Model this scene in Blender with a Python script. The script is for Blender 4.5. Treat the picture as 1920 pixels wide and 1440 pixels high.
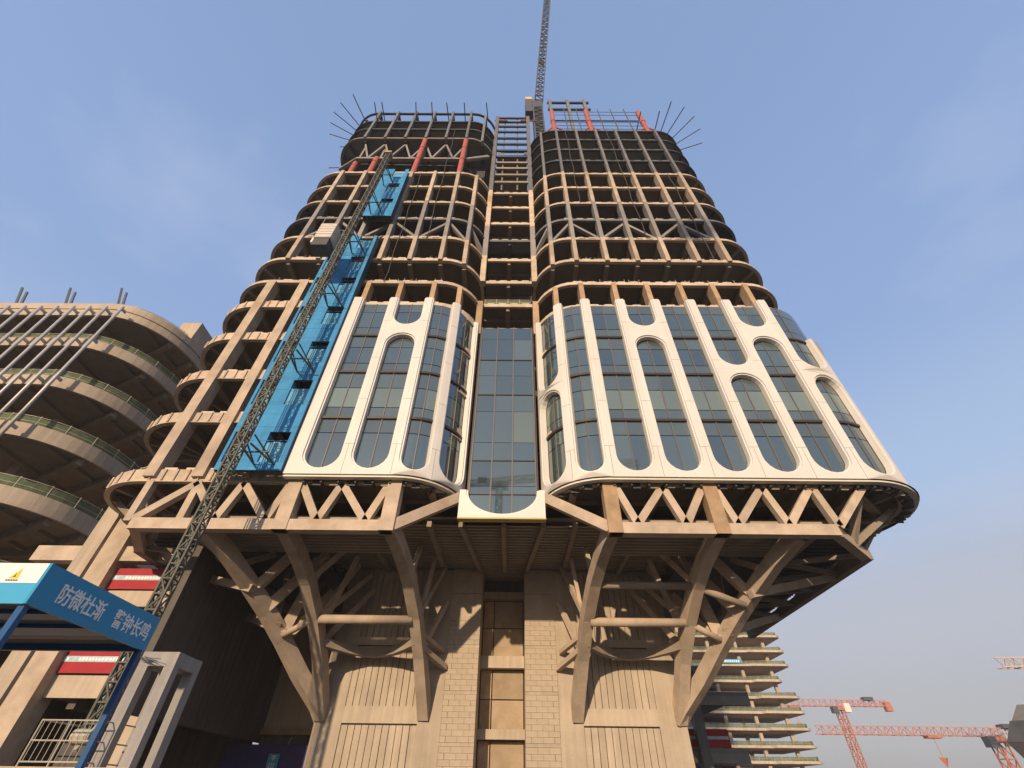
import bpy, math, random
from mathutils import Vector
from mathutils.geometry import tessellate_polygon
random.seed(11)
R = math.radians
for o in list(bpy.data.objects): bpy.data.objects.remove(o)
sc = bpy.context.scene
col = sc.collection

# ------------------------------------------------------------------ camera
cd = bpy.data.cameras.new('camera'); cam = bpy.data.objects.new('camera', cd); col.objects.link(cam)
cam.location = (0, 0, 1.6)
cam.rotation_euler = (R(132.661), R(-0.5526), R(-0.0999))
cd.sensor_width = 36; cd.lens = 15.81; cd.clip_start = 0.1; cd.clip_end = 6000
sc.camera = cam

# ------------------------------------------------------------------ sky and sun
SUN_AZ, SUN_EL = 16.0, 19.0          # degrees to the left behind the camera, and above the horizon
w = bpy.data.worlds.new('World'); sc.world = w; w.use_nodes = True
nt = w.node_tree; nt.nodes.clear()
sky = nt.nodes.new('ShaderNodeTexSky'); sky.sky_type = 'NISHITA'; sky.sun_disc = False
sky.sun_elevation = R(SUN_EL); sky.sun_rotation = R(180 + SUN_AZ)
sky.altitude = 50; sky.air_density = 1.0; sky.dust_density = 2.2; sky.ozone_density = 1.4
bg = nt.nodes.new('ShaderNodeBackground'); bg.inputs[1].default_value = 0.135
out = nt.nodes.new('ShaderNodeOutputWorld')
# the hazy autumn air: a pale veil over the clear sky, greyer and denser towards the horizon, and a trace of high cloud
L = nt.links.new
tc = nt.nodes.new('ShaderNodeTexCoord'); sx = nt.nodes.new('ShaderNodeSeparateXYZ'); L(tc.outputs['Generated'], sx.inputs[0])
ramp = nt.nodes.new('ShaderNodeValToRGB'); cr_ = ramp.color_ramp; cr_.interpolation = 'EASE'
VEIL = ((0.0, (0.36, 0.36, 0.385)), (0.09, (0.44, 0.44, 0.48)), (0.22, (0.50, 0.53, 0.62)), (0.40, (0.42, 0.585, 0.86)), (0.66, (0.295, 0.455, 0.79)), (1.0, (0.26, 0.40, 0.70)))
while len(cr_.elements) < len(VEIL): cr_.elements.new(0.5)
for e_, (p_, c_) in zip(cr_.elements, VEIL): e_.position = p_; e_.color = (*c_, 1)
L(sx.outputs['Z'], ramp.inputs[0])
vs_ = nt.nodes.new('ShaderNodeVectorMath'); vs_.operation = 'SCALE'; vs_.inputs['Scale'].default_value = 0.93/0.135; L(ramp.outputs[0], vs_.inputs[0])
mh = nt.nodes.new('ShaderNodeMix'); mh.data_type = 'RGBA'; mh.inputs[0].default_value = 0.82
L(sky.outputs[0], mh.inputs[6]); L(vs_.outputs[0], mh.inputs[7])
mp = nt.nodes.new('ShaderNodeMapping'); mp.inputs['Location'].default_value = (3.1, 1.1, 0); mp.inputs['Scale'].default_value = (1.1, 1.1, 2.4); mp.inputs['Rotation'].default_value = (0.3, 0.5, 0.8)
nz = nt.nodes.new('ShaderNodeTexNoise'); nz.inputs['Scale'].default_value = 1.6; nz.inputs['Detail'].default_value = 6; nz.inputs['Roughness'].default_value = 0.55
rmp = nt.nodes.new('ShaderNodeMapRange'); rmp.inputs[1].default_value = 0.52; rmp.inputs[2].default_value = 0.80; rmp.inputs[4].default_value = 0.42
mx = nt.nodes.new('ShaderNodeMix'); mx.data_type = 'RGBA'; mx.inputs[7].default_value = (4.4, 4.7, 5.8, 1)
L(tc.outputs['Generated'], mp.inputs[0]); L(mp.outputs[0], nz.inputs['Vector']); L(nz.outputs[0], rmp.inputs[0])
L(rmp.outputs[0], mx.inputs[0]); L(mh.outputs[2], mx.inputs[6]); L(mx.outputs[2], bg.inputs[0]); L(bg.outputs[0], out.inputs[0])
sd = bpy.data.lights.new('sun', 'SUN'); sd.energy = 5.0; sd.angle = R(0.8); sd.color = (1.0, 0.745, 0.485)
so = bpy.data.objects.new('sun', sd); col.objects.link(so)
so.rotation_euler = (R(90 - SUN_EL), 0, R(-SUN_AZ)); so.location = (-60, -120, 90)
sc.view_settings.view_transform = 'Standard'; sc.view_settings.look = 'None'
sc.view_settings.exposure = 0.12; sc.view_settings.gamma = 1.0; sc.view_settings.use_curve_mapping = False
sc.render.engine = 'CYCLES'
sc.cycles.max_bounces = 6; sc.cycles.diffuse_bounces = 3; sc.cycles.glossy_bounces = 3; sc.cycles.transparent_max_bounces = 8

# ------------------------------------------------------------------ materials
MATS = {}
RND = {'tan': 0.14, 'tan_dim': 0.15, 'tan_edge': 0.12, 'tan_rust': 0.2, 'concrete_pier': 0.10, 'concrete': 0.08, 'block': 0.05, 'white_panel': 0.035, 'blue_sheet': 0.10, 'blue_door': 0.12, 'primer': 0.15, 'mid_steel': 0.2, 'slot_brick': 0.15,
       'glass_0': 0.3, 'glass_1': 0.3, 'glass_2': 0.3, 'glass_blind': 0.25, 'glass_spandrel': 0.2}
def mat(name, c, rough=0.8, var=0.12, scale=0.6, bump=0.0, bscale=20, metal=0.0, spec=0.3, streak=0.0, alpha=1.0, stain=None, ior=None):
    m = bpy.data.materials.new(name); m.use_nodes = True
    n = m.node_tree; b = n.nodes['Principled BSDF']; lk = n.links.new
    b.inputs['Roughness'].default_value = rough; b.inputs['Metallic'].default_value = metal
    b.inputs['Specular IOR Level'].default_value = spec
    if ior: b.inputs['IOR'].default_value = ior
    b.inputs['Alpha'].default_value = alpha
    t = n.nodes.new('ShaderNodeTexCoord')
    no = n.nodes.new('ShaderNodeTexNoise'); no.inputs['Scale'].default_value = scale; no.inputs['Detail'].default_value = 6; no.inputs['Roughness'].default_value = 0.6
    lk(t.outputs['Object'], no.inputs['Vector'])
    r = n.nodes.new('ShaderNodeMapRange'); r.inputs[1].default_value = 0.3; r.inputs[2].default_value = 0.7
    r.inputs[3].default_value = 1 - var; r.inputs[4].default_value = 1 + var
    lk(no.outputs[0], r.inputs[0])
    val = r.outputs[0]
    if streak:
        mp = n.nodes.new('ShaderNodeMapping'); mp.inputs['Scale'].default_value = (3.0, 3.0, 0.16)
        lk(t.outputs['Object'], mp.inputs[0])
        s = n.nodes.new('ShaderNodeTexNoise'); s.inputs['Scale'].default_value = 1.0; s.inputs['Detail'].default_value = 4
        lk(mp.outputs[0], s.inputs['Vector'])
        r2 = n.nodes.new('ShaderNodeMapRange'); r2.inputs[1].default_value = 0.35; r2.inputs[2].default_value = 0.65
        r2.inputs[3].default_value = 1 - streak; r2.inputs[4].default_value = 1 + streak * 0.5
        lk(s.outputs[0], r2.inputs[0])
        mm = n.nodes.new('ShaderNodeMath'); mm.operation = 'MULTIPLY'; lk(val, mm.inputs[0]); lk(r2.outputs[0], mm.inputs[1]); val = mm.outputs[0]
    rnd = RND.get(name, 0.0)
    if rnd:                                  # pieces differ a little from one another
        oi = n.nodes.new('ShaderNodeObjectInfo'); r4 = n.nodes.new('ShaderNodeMapRange'); r4.inputs[3].default_value = 1 - rnd; r4.inputs[4].default_value = 1 + rnd*0.7
        lk(oi.outputs['Random'], r4.inputs[0]); m4 = n.nodes.new('ShaderNodeMath'); m4.operation = 'MULTIPLY'; lk(val, m4.inputs[0]); lk(r4.outputs[0], m4.inputs[1]); val = m4.outputs[0]
    vm = n.nodes.new('ShaderNodeVectorMath'); vm.operation = 'SCALE'; vm.inputs[0].default_value = c; lk(val, vm.inputs['Scale'])
    colr = vm.outputs[0]
    if stain:
        s2 = n.nodes.new('ShaderNodeTexNoise'); s2.inputs['Scale'].default_value = 0.23; s2.inputs['Detail'].default_value = 5
        lk(t.outputs['Object'], s2.inputs['Vector'])
        r3 = n.nodes.new('ShaderNodeMapRange'); r3.inputs[1].default_value = 0.58; r3.inputs[2].default_value = 0.72; r3.inputs[4].default_value = 0.7
        lk(s2.outputs[0], r3.inputs[0])
        mi = n.nodes.new('ShaderNodeMix'); mi.data_type = 'RGBA'; mi.inputs[7].default_value = (*stain, 1)
        lk(r3.outputs[0], mi.inputs[0]); lk(colr, mi.inputs[6]); colr = mi.outputs[2]
    lk(colr, b.inputs['Base Color'])
    if bump:
        bn = n.nodes.new('ShaderNodeTexNoise'); bn.inputs['Scale'].default_value = bscale; bn.inputs['Detail'].default_value = 5
        lk(t.outputs['Object'], bn.inputs['Vector'])
        bp = n.nodes.new('ShaderNodeBump'); bp.inputs['Strength'].default_value = bump; bp.inputs['Distance'].default_value = 0.05
        lk(bn.outputs[0], bp.inputs['Height']); lk(bp.outputs[0], b.inputs['Normal'])
    MATS[name] = m
    return m

mat('tan', (0.44, 0.355, 0.275), 0.92, 0.20, 0.8, 0.35, 9, stain=(0.30, 0.225, 0.16))
mat('tan_edge', (0.52, 0.42, 0.32), 0.9, 0.18, 1.3, 0.3, 12, stain=(0.38, 0.24, 0.13))
mat('tan_rust', (0.42, 0.29, 0.18), 0.9, 0.22, 0.9, 0.3, 12)
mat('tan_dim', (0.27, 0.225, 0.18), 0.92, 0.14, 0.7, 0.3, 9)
mat('primer', (0.25, 0.235, 0.225), 0.75, 0.16, 0.8, 0.15, 12, stain=(0.30, 0.23, 0.17))
mat('dark_steel', (0.055, 0.058, 0.064), 0.62, 0.25, 0.6, 0.1, 14)
mat('mid_steel', (0.15, 0.148, 0.148), 0.6, 0.2, 0.8, 0.1, 14)
mat('deck', (0.155, 0.135, 0.112), 0.8, 0.14, 0.4)
mat('deck_metal', (0.30, 0.255, 0.205), 0.7, 0.16, 0.35, stain=(0.20, 0.16, 0.12))
mat('deck_dark', (0.20, 0.195, 0.18), 0.8, 0.2, 0.4)
mat('brown_board', (0.15, 0.105, 0.072), 0.85, 0.22, 0.5)
mat('concrete', (0.45, 0.375, 0.295), 0.92, 0.12, 0.35, 0.3, 7, streak=0.10)
mat('concrete_pier', (0.42, 0.355, 0.28), 0.92, 0.13, 0.45, 0.3, 6, streak=0.09, stain=(0.33, 0.26, 0.19))
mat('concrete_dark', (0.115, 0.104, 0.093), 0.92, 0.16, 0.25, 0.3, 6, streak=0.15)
mat('concrete_grey', (0.29, 0.28, 0.27), 0.9, 0.12, 0.6, 0.3, 8, streak=0.12)
mat('block', (0.42, 0.35, 0.272), 0.95, 0.12, 1.2, 0.4, 14)
mat('white_panel', (0.63, 0.61, 0.575), 0.5, 0.05, 0.35, spec=0.4, streak=0.03)
mat('white_flange', (0.62, 0.60, 0.52), 0.5, 0.06, 0.5)
mat('yellow_strip', (0.44, 0.36, 0.12), 0.5, 0.1, 1.0)
for i, c in enumerate(((0.052, 0.080, 0.082), (0.064, 0.092, 0.090), (0.044, 0.070, 0.074))):
    mat('glass_%d' % i, c, 0.03, 0.06, 0.1, spec=0.5, ior=2.35)
mat('glass_blind', (0.135, 0.175, 0.15), 0.04, 0.10, 0.15, spec=0.5, ior=2.1)
mat('glass_spandrel', (0.070, 0.095, 0.095), 0.05, 0.08, 0.1, spec=0.5, ior=2.1)
mat('mullion', (0.14, 0.115, 0.105), 0.45, 0.06, 1.0)
mat('transom', (0.045, 0.036, 0.036), 0.4, 0.06, 1.0)
mat('blue_sheet', (0.06, 0.255, 0.50), 0.8, 0.16, 0.5, streak=0.10, spec=0.1)
mat('blue_door', (0.085, 0.32, 0.50), 0.5, 0.14, 0.7)
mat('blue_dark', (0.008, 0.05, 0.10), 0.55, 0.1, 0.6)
mat('sign_blue', (0.03, 0.28, 0.52), 0.4, 0.05, 0.8)
mat('sign_cyan', (0.05, 0.36, 0.62), 0.4, 0.04, 0.8)
mat('sign_white', (0.84, 0.81, 0.77), 0.4, 0.03, 0.8)
mat('letter_white', (0.85, 0.85, 0.85), 0.5, 0.04, 2)
mat('post_blue', (0.014, 0.085, 0.23), 0.4, 0.1, 1.5)
mat('roof_sheet', (0.24, 0.235, 0.225), 0.5, 0.12, 0.7, metal=0.0)
mat('sign_yellow', (0.78, 0.52, 0.03), 0.5, 0.05, 1)
mat('red_paint', (0.40, 0.105, 0.075), 0.6, 0.15, 1.2)
mat('red_banner', (0.33, 0.02, 0.03), 0.7, 0.12, 1.5)
mat('banner_band', (0.38, 0.50, 0.55), 0.7, 0.2, 3.0)
mat('banner_text', (0.75, 0.78, 0.78), 0.7, 0.1, 3.0)
mat('crane_orange_haze', (0.46, 0.165, 0.095), 0.6, 0.15, 0.6)  # orange paint, desaturated so part of the air's haze sits in the colour
mat('crane_pink_haze', (0.50, 0.22, 0.17), 0.6, 0.12, 0.6)  # orange turned pinkish: the fade of distance is mixed into the colour
mat('crane_white', (0.72, 0.70, 0.62), 0.5, 0.05, 1)
mat('crane_pale', (0.50, 0.40, 0.37), 0.6, 0.12, 0.6)
mat('crane_dark', (0.075, 0.083, 0.098), 0.6, 0.15, 0.8)
mat('mast_grey', (0.095, 0.095, 0.08), 0.6, 0.3, 2.0, stain=(0.16, 0.10, 0.06))
mat('mast_green', (0.09, 0.135, 0.115), 0.6, 0.25, 2.0)
mat('cage_sheet', (0.55, 0.50, 0.45), 0.6, 0.12, 2.0)
mat('cage_dark', (0.08, 0.075, 0.072), 0.7, 0.2, 2.0)
mat('pipe_grey', (0.44, 0.43, 0.42), 0.45, 0.08, 0.8, metal=0.2)
mat('rail', (0.42, 0.36, 0.30), 0.6, 0.2, 2.0)
mat('rail_cream', (0.38, 0.35, 0.28), 0.5, 0.1, 2.0)
mat('net', (0.115, 0.155, 0.085), 0.9, 0.3, 1.6, alpha=0.82)
mat('hoarding', (0.045, 0.035, 0.16), 0.6, 0.1, 0.6)
mat('ground', (0.085, 0.075, 0.065), 0.95, 0.18, 0.08, 0.3, 3)
mat('pale_board', (0.56, 0.48, 0.40), 0.85, 0.2, 1.2)
mat('slot_brick', (0.34, 0.265, 0.185), 0.95, 0.16, 0.9, 0.4, 14)
mat('white_box', (0.7, 0.7, 0.68), 0.6, 0.05, 1)
mat('lamp_grey', (0.12, 0.12, 0.12), 0.5, 0.1, 1)

# ------------------------------------------------------------------ mesh helpers
ORG = {}
class MB:
    def __init__(s): s.v = []; s.f = []
    def add(s, vs, fs):
        k = len(s.v); s.v += [tuple(p) for p in vs]; s.f += [tuple(i + k for i in f) for f in fs]; return s
    def box(s, x0, x1, y0, y1, z0, z1):
        if x0 > x1: x0, x1 = x1, x0
        if y0 > y1: y0, y1 = y1, y0
        return s.add([(x0,y0,z0),(x1,y0,z0),(x1,y1,z0),(x0,y1,z0),(x0,y0,z1),(x1,y0,z1),(x1,y1,z1),(x0,y1,z1)],
                     [(3,2,1,0),(4,5,6,7),(0,1,5,4),(1,2,6,5),(2,3,7,6),(3,0,4,7)])
    def sweep(s, pts, wd, ht, up=(0,0,1)):
        pts = [Vector(p) for p in pts]; n = len(pts); rings = []
        for i, p in enumerate(pts):
            t = (pts[min(i+1,n-1)] - pts[max(i-1,0)]).normalized()
            u = Vector(up)
            if abs(t.dot(u)) > 0.985: u = Vector((0,1,0))
            sd = t.cross(u).normalized(); uu = sd.cross(t).normalized()
            rings.append([p + sd*a*wd/2 + uu*b*ht/2 for a, b in ((-1,-1),(1,-1),(1,1),(-1,1))])
        vs = [q for r in rings for q in r]; fs = [(3,2,1,0), tuple(4*(n-1)+i for i in range(4))]
        for i in range(n-1):
            for j in range(4):
                a = 4*i + j; b = 4*i + (j+1) % 4; fs.append((a, b, b+4, a+4))
        return s.add(vs, fs)
    def beam(s, p, q, wd, ht=None, up=(0,0,1)): return s.sweep([p, q], wd, ht or wd, up)
    def tube(s, pts, r, n=8):
        pts = [Vector(p) for p in pts]; m = len(pts); vs = []; fs = []
        for i, p in enumerate(pts):
            t = (pts[min(i+1,m-1)] - pts[max(i-1,0)]).normalized()
            u = Vector((0,0,1)) if abs(t.z) < 0.95 else Vector((0,1,0))
            a = t.cross(u).normalized(); b = a.cross(t).normalized()
            vs += [p + a*r*math.cos(2*math.pi*k/n) + b*r*math.sin(2*math.pi*k/n) for k in range(n)]
        for i in range(m-1):
            for k in range(n):
                fs.append((i*n+k, i*n+(k+1)%n, (i+1)*n+(k+1)%n, (i+1)*n+k))
        fs.append(tuple(range(n))[::-1]); fs.append(tuple((m-1)*n+k for k in range(n)))
        return s.add(vs, fs)
    def prism(s, poly, z0, z1):
        n = len(poly)
        vs = [(x,y,z0) for x,y in poly] + [(x,y,z1) for x,y in poly]
        fs = [tuple(range(n))[::-1], tuple(range(n,2*n))] + [(i,(i+1)%n,(i+1)%n+n,i+n) for i in range(n)]
        return s.add(vs, fs)
    def ribbon(s, path, z0, z1, t):
        """upright band along an open plan path, t thick to the inner side"""
        n = len(path); P = [Vector((a,b)) for a,b in path]; vs = []
        for i, p in enumerate(P):
            d = (P[min(i+1,n-1)] - P[max(i-1,0)]).normalized(); nn = Vector((-d.y, d.x))
            q = p + nn*t
            vs += [(p.x,p.y,z0),(q.x,q.y,z0),(q.x,q.y,z1),(p.x,p.y,z1)]
        fs = [(3,2,1,0), tuple(4*(n-1)+i for i in range(4))]
        for i in range(n-1):
            for j in range(4): a = 4*i+j; b = 4*i+(j+1)%4; fs.append((a,b,b+4,a+4))
        return s.add(vs, fs)
    def mesh(s, name, m, org=Vector((0,0,0))):
        me = bpy.data.meshes.new(name)
        me.from_pydata([(x-org.x, y-org.y, z-org.z) for x,y,z in s.v], [], s.f)
        for mm in (m if isinstance(m, (list,tuple)) else [m]): me.materials.append(MATS[mm])
        me.update(); return me
    def build(s, name, m, parent=None, kind=None, smooth=False):
        org = ORG.get(parent.name, Vector((0,0,0))) if parent else Vector((0,0,0))
        me = s.mesh(name, m, org)
        o = bpy.data.objects.new(name, me); col.objects.link(o)
        if parent: o.parent = parent; ORG[o.name] = org
        if kind: o['kind'] = kind
        if smooth:
            for p in me.polygons: p.use_smooth = True
        return o

def tag(o, label, cat, group=None):
    o['label'] = label; o['category'] = cat
    if group: o['group'] = group
    return o
def thing(name, label, cat, loc, group=None):
    o = bpy.data.objects.new(name, None); col.objects.link(o); o.location = loc; o.empty_display_size = 0.5
    ORG[o.name] = Vector(loc); return tag(o, label, cat, group)
def solid(name, m, label, cat, mb, base, group=None):
    """a thing that is one mesh; origin at its base"""
    me = mb.mesh(name, m, Vector(base)); o = bpy.data.objects.new(name, me); col.objects.link(o); o.location = base
    return tag(o, label, cat, group)
def put(name, me, parent, loc):
    """one more piece that shares mesh data"""
    o = bpy.data.objects.new(name, me); col.objects.link(o); o.parent = parent
    o.location = Vector(loc) - ORG[parent.name]; return o
def copy_tree(o, parent=None):
    c = o.copy(); col.objects.link(c); c.parent = parent
    for ch in o.children: copy_tree(ch, c)
    return c
def text_mesh(name, body, size, m, parent, origin, ux, uy, depth=0.012):
    """flat lettering laid on the plane spanned by ux (reading direction) and uy (up)"""
    cu = bpy.data.curves.new(name, 'FONT'); cu.body = body; cu.size = size; cu.extrude = depth/2; cu.offset = size*0.012
    to = bpy.data.objects.new(name, cu); col.objects.link(to)
    dg = bpy.context.evaluated_depsgraph_get(); dg.update()
    me = bpy.data.meshes.new_from_object(to.evaluated_get(dg)); bpy.data.objects.remove(to)
    ux = Vector(ux); uy = Vector(uy); nn = ux.cross(uy); org = ORG[parent.name]
    for v in me.vertices:
        p = Vector(origin) + ux*v.co.x + uy*v.co.y + nn*v.co.z; v.co = p - org
    me.materials.clear(); me.materials.append(MATS[m])
    o = bpy.data.objects.new(name, me); col.objects.link(o); o.parent = parent; return o
def arc(cx, cy, r, a0, a1, n, ry=None):
    ry = ry or r
    return [(cx + r*math.sin(R(a0 + (a1-a0)*i/n)), cy - ry*math.cos(R(a0 + (a1-a0)*i/n))) for i in range(n+1)]

# ------------------------------------------------------------------ ground
g = MB(); g.add([(-1500,-900,0),(1500,-900,0),(1500,2500,0),(-1500,2500,0)], [(0,1,2,3)])
gd = g.build('ground', 'ground', kind='structure')

# ================================================================== THE TOWER
XC = -0.8
FY = 28.0                                   # front edge of the floor slabs
T = thing('tower', 'tall unfinished tower of round-ended floors on branching ribs, with white oval-window cladding', 'tower', (XC, 40, 0))
def X(sg, x): return XC + sg*x
GRID = [5.08, 7.72, 11.2, 14.65, 18.1, 21.55, 25.0]
LV = [18.3, 23.55, 28.25, 33.25, 38.1, 42.1, 46.55, 51.35, 56.05, 60.65, 65.4, 70.1, 74.95, 79.5, 83.85, 88.2]

def wing_path(d=0.0):
    """front edge of a wing floor in plan, from the groove round to the outer side"""
    p = arc(7.2, 32.2, 4.2+d, -90, 0, 9) + arc(25.5, 32.7, 4.7+d, 0, 90, 10)
    return [(7.2-4.2-d, 33.6)] + p + arc(25.5, 32.7, 4.7+d, 90, 180, 9)[1:] + [(20.0, 32.7+4.7+d)]
def flip(sg, path):
    q = [(X(sg,a), b) for a,b in path]
    return q if sg > 0 else q[::-1]
def col_y(x):                                # how far back the front edge lies at grid line x
    return FY if x >= 7.2 else 32.2 - math.sqrt(4.2**2 - (7.2-x)**2)

def floor(sg, z, lvl, m_edge, m_plate, m_beam, eh=0.5, patches=True, plate=True):
    path = flip(sg, wing_path())
    mb = MB()
    poly = flip(sg, [(3.28, 46.0)] + wing_path(-0.28) + [(20.0, 46.0)])
    if plate:
        mb.prism(poly, z+0.02, z+0.2); s = mb.build('floor_slab', m_plate, T)
    else:
        s = None
    e = MB()
    pth = path if sg > 0 else path
    e.ribbon(pth, z-eh/2, z+eh/2, 0.26)
    e.ribbon([(a,b) for a,b in flip(sg, wing_path(0.07))], z-eh/2-0.07, z-eh/2, 0.36)
    eb = e.build('edge_beam', m_edge, s or T)
    bm = MB()
    for gx in GRID:
        y0 = col_y(gx) + 0.35
        ye = 45.9 if gx < 20 else 37.0
        bm.box(X(sg,gx)-0.17, X(sg,gx)+0.17, y0, ye, z-0.62, z+0.018)
        bm.box(X(sg,gx)-0.26, X(sg,gx)+0.26, y0, ye, z-0.66, z-0.622)
    for a in (35, 68):
        p = (X(sg, 25.5+4.3*math.sin(R(a))), 32.7-4.3*math.cos(R(a)), z-0.28); q = (X(sg,25.6), 33.4, z-0.28)
        bm.beam(p, q, 0.3, 0.52)
    bm.box(X(sg,25.3), X(sg,29.6), 33.2, 33.6, z-0.6, z+0.016)
    for yy in (31.2, 34.6):
        bm.box(X(sg,5.4), X(sg,25.0), yy, yy+0.14, z-0.3, z+0.015)
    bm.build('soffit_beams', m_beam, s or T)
    if patches and plate and lvl > 4:
        sd_ = MB(); xs = 7.2
        while xs < 25.4:
            sd_.box(X(sg,xs)-0.03, X(sg,xs)+0.03, FY+0.14, FY+0.2, z+eh/2, z+eh/2+random.uniform(0.3,0.75)); xs += random.uniform(0.35,1.1)
        sd_.build('edge_studs', 'primer', s, kind='stuff')
    if patches and plate:
        pt = MB(); xs = 7.0
        while xs < 24.6:
            wd = random.uniform(0.75, 1.0)
            if min(abs(xs + wd/2 - g_) for g_ in GRID) > 0.62 or True:
                pt.box(X(sg,xs), X(sg,xs+wd), FY+0.03, FY+0.12, z+eh/2, z+eh/2+random.uniform(0.14,0.2))
            xs += wd + random.uniform(0.45, 0.85)
        pt.build('edge_boards', 'pale_board' if 'dark' not in m_edge else 'primer', s, kind='stuff')
    return s

def rail(parent, path, z, h=1.15, step=2.0, netted=True, matn='rail'):
    """guard rail along a plan path with a debris net behind it"""
    pts = [Vector((a,b,z)) for a,b in path]
    mb = MB(); net = MB(); acc = 0.0
    for i in range(len(pts)-1):
        a, b = pts[i], pts[i+1]; d = (b-a).length
        if d < 1e-4: continue
        mb.beam(a+Vector((0,0,h)), b+Vector((0,0,h)), 0.05); mb.beam(a+Vector((0,0,h*0.5)), b+Vector((0,0,h*0.5)), 0.04)
        if netted:
            k = max(1, int(d/0.9))
            for j in range(k):
                p = a.lerp(b, j/k); q = a.lerp(b, (j+1)/k)
                t1 = h - random.uniform(0.02,0.14); t2 = h - random.uniform(0.02,0.14)
                net.add([p+Vector((0,0,0.02)), q+Vector((0,0,0.02)), q+Vector((0,0,t2)), p+Vector((0,0,t1))], [(0,1,2,3)])
        while acc <= d:
            p = a.lerp(b, acc/d); mb.beam(p, p+Vector((0,0,h+0.12)), 0.06); acc += step
        acc -= d
    r = mb.build('guard_rail', matn, parent)
    if netted: net.build('debris_net', 'net', r)
    return r

# floors of both wings
for sg in (-1, 1):
    for i, z in enumerate(LV):
        if sg < 0 and i > 11: break
        if i >= 12: me_, mp_, mb_ = 'dark_steel', 'deck_dark', 'dark_steel'
        elif i == 8: me_, mp_, mb_ = 'mid_steel', 'dark_steel', 'dark_steel'
        elif i == 9: me_, mp_, mb_ = 'tan', 'brown_board', 'dark_steel'
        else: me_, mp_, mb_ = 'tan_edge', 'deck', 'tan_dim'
        tall = sg < 0 and i <= 4
        s = floor(sg, z, i, me_, mp_, mb_, eh=0.95 if tall else (0.8 if i == 0 else 0.5))
        if tall:
            for k in range(12):
                xx = 17.2 + k*0.86
                if xx < 25.6: MB().box(X(sg,xx)-0.05, X(sg,xx)+0.05, FY-0.10, FY-0.002, z-0.44, z+0.44).build('stiffener', 'tan', s)
            for a in (12, 26, 42, 60):
                px, py = 25.5+4.75*math.sin(R(a)), 32.7-4.75*math.cos(R(a))
                MB().box(X(sg,px)-0.06, X(sg,px)+0.06, py-0.06, py+0.06, z-0.44, z+0.44).build('stiffener', 'tan', s)
            if i >= 0:
                rp = [(a,b) for a,b in flip(sg, wing_path(-0.9)) if X(sg,0)-a > 14.6 and b < 33]
                rail(s, rp, z+0.2)

# front columns, storey group by storey group
def column(sg, gx, z0, z1, m, wd=0.48, dp=0.95, y0=None):
    y = (col_y(gx) if y0 is None else y0)
    MB().box(X(sg,gx)-wd/2, X(sg,gx)+wd/2, y-0.26, y-0.26+dp, z0, z1).build('column', m, T)
for sg in (-1, 1):
    for k, gx in enumerate(GRID):
        big = 0.84 if (sg < 0 and k >= 5) else 0.5
        column(sg, gx, LV[0]-0.2, LV[5]-0.27, 'tan' if big > 0.8 else 'tan_rust', big, 1.1)
        column(sg, gx, LV[6]-0.27, LV[7]+0.02, 'tan')
        column(sg, gx, LV[7]+0.02, LV[9]-0.02, 'primer')
        column(sg, gx, LV[9]-0.02, LV[11]+0.12, 'tan')
        if sg > 0: column(sg, gx, LV[11]+0.12, LV[15]+0.35, 'mid_steel', 0.38, 0.6)
        MB().box(X(sg,gx)-0.4, X(sg,gx)+0.4, 35.6, 36.4, 17.12, 70.2 if sg < 0 else 88.2).build('inner_column', 'tan_dim', T)
    # groove corner columns
    for z0, z1, m in ((36.8, LV[5]+0.2, 'tan_rust'), (LV[6]-0.4, LV[7]+0.3, 'tan_edge'), (LV[7]+0.3, LV[9]-1.5, 'primer'), (LV[9]-1.5, LV[11]+0.1, 'tan_edge'), (LV[11]+0.1, 104.5, 'mid_steel')):
        MB().box(X(sg,2.75), X(sg,3.4), 30.55, 31.35, z0, z1).build('column', m, T)
# transfer truss storey between the eighth and ninth floors
for sg in (-1, 1):
    tops = (1, 3, 5); nodes = []
    for t in tops:
        for b in (t-1, t+1):
            MB().beam((X(sg,GRID[t]), col_y(GRID[t])+0.45, LV[8]-0.35), (X(sg,GRID[b]), col_y(GRID[b])+0.45, LV[7]+0.35), 0.42, 0.36).build('diagonal_brace', 'primer', T)
    MB().beam((X(sg,GRID[0]), col_y(GRID[0])+0.4, LV[8]-0.4), (X(sg,3.1), 31.2, LV[7]+0.6), 0.45, 0.4).build('diagonal_brace', 'primer', T)
    MB().box(X(sg,4.5), X(sg,28.5), 33.2, 33.5, LV[7]+0.3, LV[8]-0.1).build('back_panel', 'dark_steel', T)
    MB().box(X(sg,4.5), X(sg,28.5), 33.6, 33.9, LV[8]+0.3, LV[9]-0.1).build('back_panel', 'brown_board', T)
for xr_, za, zb in ((-13.2, 42.0, 69.8), (-9.9, 51.0, 88.0), (9.4, 60.0, 88.0), (16.6, 51.6, 88.2), (23.3, 46.8, 70.0)):
    pts = [(XC+xr_+0.10*math.sin(k*1.3), FY-0.14+0.05*math.sin(k*2.1), za+(zb-za)*k/14) for k in range(15)]
    MB().tube(pts, 0.045, 5).build('hanging_cable', 'cage_dark', T)
# slots cut in the eighth floor edge
for sg in (-1, 1):
    for k in range(1, 6):
        for f_ in (0.32, 0.68):
            xx = GRID[k] + (GRID[k+1]-GRID[k])*f_
            MB().box(X(sg,xx)-0.42, X(sg,xx)+0.42, FY-0.012, FY+0.01, LV[7]-0.08, LV[7]+0.1).build('edge_slot', 'brown_board', T)

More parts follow.
